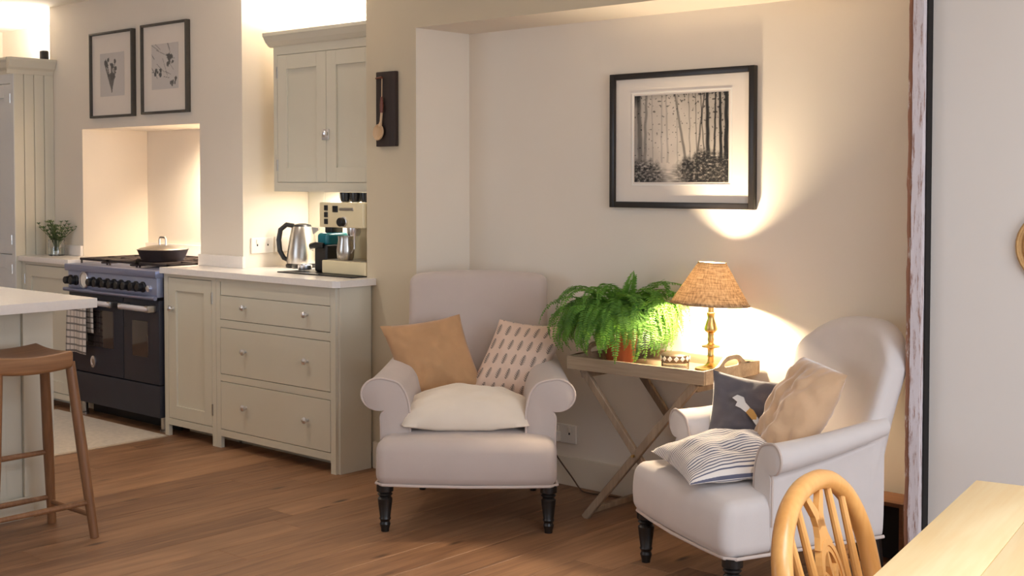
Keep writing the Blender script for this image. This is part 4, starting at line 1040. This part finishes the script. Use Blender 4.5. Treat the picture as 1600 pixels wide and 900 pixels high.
# local x: across the table, local -y: along its long side towards the viewer
for k in range(6):
    B().box(.15 * k + .0005, -1.5, .722, .15 * (k + 1) - .0005, 0, .75, .0012).done('top_plank', PINE, t)
b = B(); b.box(.05, -1.44, .63, .85, -1.42, .7215); b.box(.05, -.07, .63, .85, -.05, .7215); b.box(.05, -1.42, .63, .07, -.07, .7215); b.box(.83, -1.42, .63, .85, -.07, .7215); b.done('apron', PINE, t, smooth=False)
for lx in (.085, .815):
    for ly in (-.085, -1.405): B().lathe([(.025, 0), (.022, .05), (.034, .3), (.028, .48), (.036, .5), (.036, .722)], 16, (lx, ly, 0)).done('leg', PINE, t)
t = thing('wheelback_chair', 'honey-coloured wheelback dining chair tucked under the pine table', 'chair', (-.855, 2.112, 0), R(99.8))
def seatf(p): return (p[0] * (1 - .12 * (p[1] / .2)), p[1], p[2] - (.012 * (1 - (p[0] / .2) ** 2) * (1 - (p[1] / .2) ** 2) if p[2] > .43 else 0))
B().rbox((0, 0, .43), (.21, .20, .018), .014, (8, 8, 1), seatf).done('seat', BEECH, t)
def hoop_y(z): return .165 + .105 * (z - .45) / .41
hp = []
for z_ in (.445, .52, .60, .68): hp.append((-.195 - .03 * (z_ - .445) / .235, z_))
for k in range(1, 20):
    a = math.pi - math.pi * k / 20; hp.append((.225 * math.copysign(abs(math.cos(a)) ** .9, math.cos(a)), .68 + .166 * math.sin(a) ** .95))
hp += [(-p[0], p[1]) for p in hp[:4][::-1]]
B().tube(smooth([(x_, hoop_y(z_), z_) for x_, z_ in hp], 1), .0185, 12).done('hoop', BEECH, t)
def hoop_top(x_): return .68 + .166 * max(0, 1 - (abs(x_) / .225) ** 2) ** .5
for bx, tx_ in ((-.068, -.085), (-.118, -.148), (.068, .085), (.118, .148)):
    zt = hoop_top(tx_); B().tube([(bx, hoop_y(.445), .445), ((bx + tx_) / 2, hoop_y(.6), .6), (tx_, hoop_y(zt), zt)], [.0075, .0095, .007], 10).done('spindle', BEECH, t)
# pierced splat: foot, wheel, forked top
b = B(); th = .011
def ybar(z): return hoop_y(z)
def strip(pts, wd):
    L = []; Rr = []
    for i, (x_, z_) in enumerate(pts):
        w_ = wd[i] if isinstance(wd, (list, tuple)) else wd; q0 = pts[max(0, i - 1)]; q1 = pts[min(len(pts) - 1, i + 1)]; dx, dz = q1[0] - q0[0], q1[1] - q0[1]; ln = math.hypot(dx, dz); nx_, nz_ = -dz / ln, dx / ln
        L.append((x_ + nx_ * w_ / 2, z_ + nz_ * w_ / 2)); Rr.append((x_ - nx_ * w_ / 2, z_ - nz_ * w_ / 2))
    for i in range(len(pts) - 1):
        vs = []
        for (x_, z_) in (L[i], L[i + 1], Rr[i + 1], Rr[i]):
            vs.append((b.bm.verts.new((x_, ybar(z_) - th / 2, z_)), b.bm.verts.new((x_, ybar(z_) + th / 2, z_))))
        b.bm.faces.new([v[0] for v in vs]); b.bm.faces.new([v[1] for v in vs][::-1])
        for k in range(4): b.bm.faces.new((vs[k][0], vs[k][1], vs[(k + 1) % 4][1], vs[(k + 1) % 4][0]))
strip([(0, .445), (0, .50), (0, .56), (0, .60)], [.062, .036, .036, .06]); b.done('splat_foot', BEECH, t, angle=30); b = B()
for sg in (-1, 1): strip([(sg * .005, .770), (sg * .012, .795), (sg * .026, .812), (sg * .036, .825), (sg * .038, .84)], [.024, .022, .018, .017, .018]); b.done('splat_prong', BEECH, t, angle=30); b = B()
strip([(0, .735), (0, .755), (0, .785)], [.07, .045, .03])
b.done('splat_neck', BEECH, t, angle=30)
cz = .665; b = B(); nn = 32
ov = lambda rx, rz: [(rx * math.cos(2 * math.pi * k / nn), cz + rz * math.sin(2 * math.pi * k / nn)) for k in range(nn)]
def ring(o_, i_, d):
    for k in range(nn):
        q = [o_[k], o_[(k + 1) % nn], i_[(k + 1) % nn], i_[k]]; f = [b.bm.verts.new((x_, ybar(z_) - d, z_)) for x_, z_ in q]; g = [b.bm.verts.new((x_, ybar(z_) + d, z_)) for x_, z_ in q]
        b.bm.faces.new(f); b.bm.faces.new(g[::-1])
        for m in range(4): b.bm.faces.new((f[m], f[(m + 1) % 4], g[(m + 1) % 4], g[m]))
ring(ov(.054, .084), ov(.044, .072), .0065); ring(ov(.046, .074), ov(.036, .061), .0045)
ring(ov(.012, .015), ov(.002, .003), .007)
b.done('wheel_rim', BEECH, t, angle=30)
for k in range(6):
    a = R(30 + 60 * k); b = B(); strip([(.010 * math.cos(a), cz + .013 * math.sin(a)), (.024 * math.cos(a), cz + .036 * math.sin(a)), (.037 * math.cos(a), cz + .062 * math.sin(a))], [.006, .013, .006]); b.done('wheel_spoke', BEECH, t, angle=30)
for sx in (-1, 1):
    B().tube([(sx * .19, -.19, 0), (sx * .165, -.165, .2), (sx * .14, -.14, .425)], [.013, .02, .014], 12).done('leg', BEECH, t)
    B().tube([(sx * .185, .21, 0), (sx * .155, .175, .2), (sx * .125, .14, .425)], [.013, .02, .014], 12).done('leg', BEECH, t)
    B().tube([(sx * .172, -.172, .15), (sx * .168, 0, .15), (sx * .162, .185, .15)], [.008, .013, .008], 10).done('stretcher', BEECH, t)
B().tube([(-.166, 0, .15), (0, 0, .15), (.166, 0, .15)], [.008, .013, .008], 10).done('stretcher', BEECH, t)
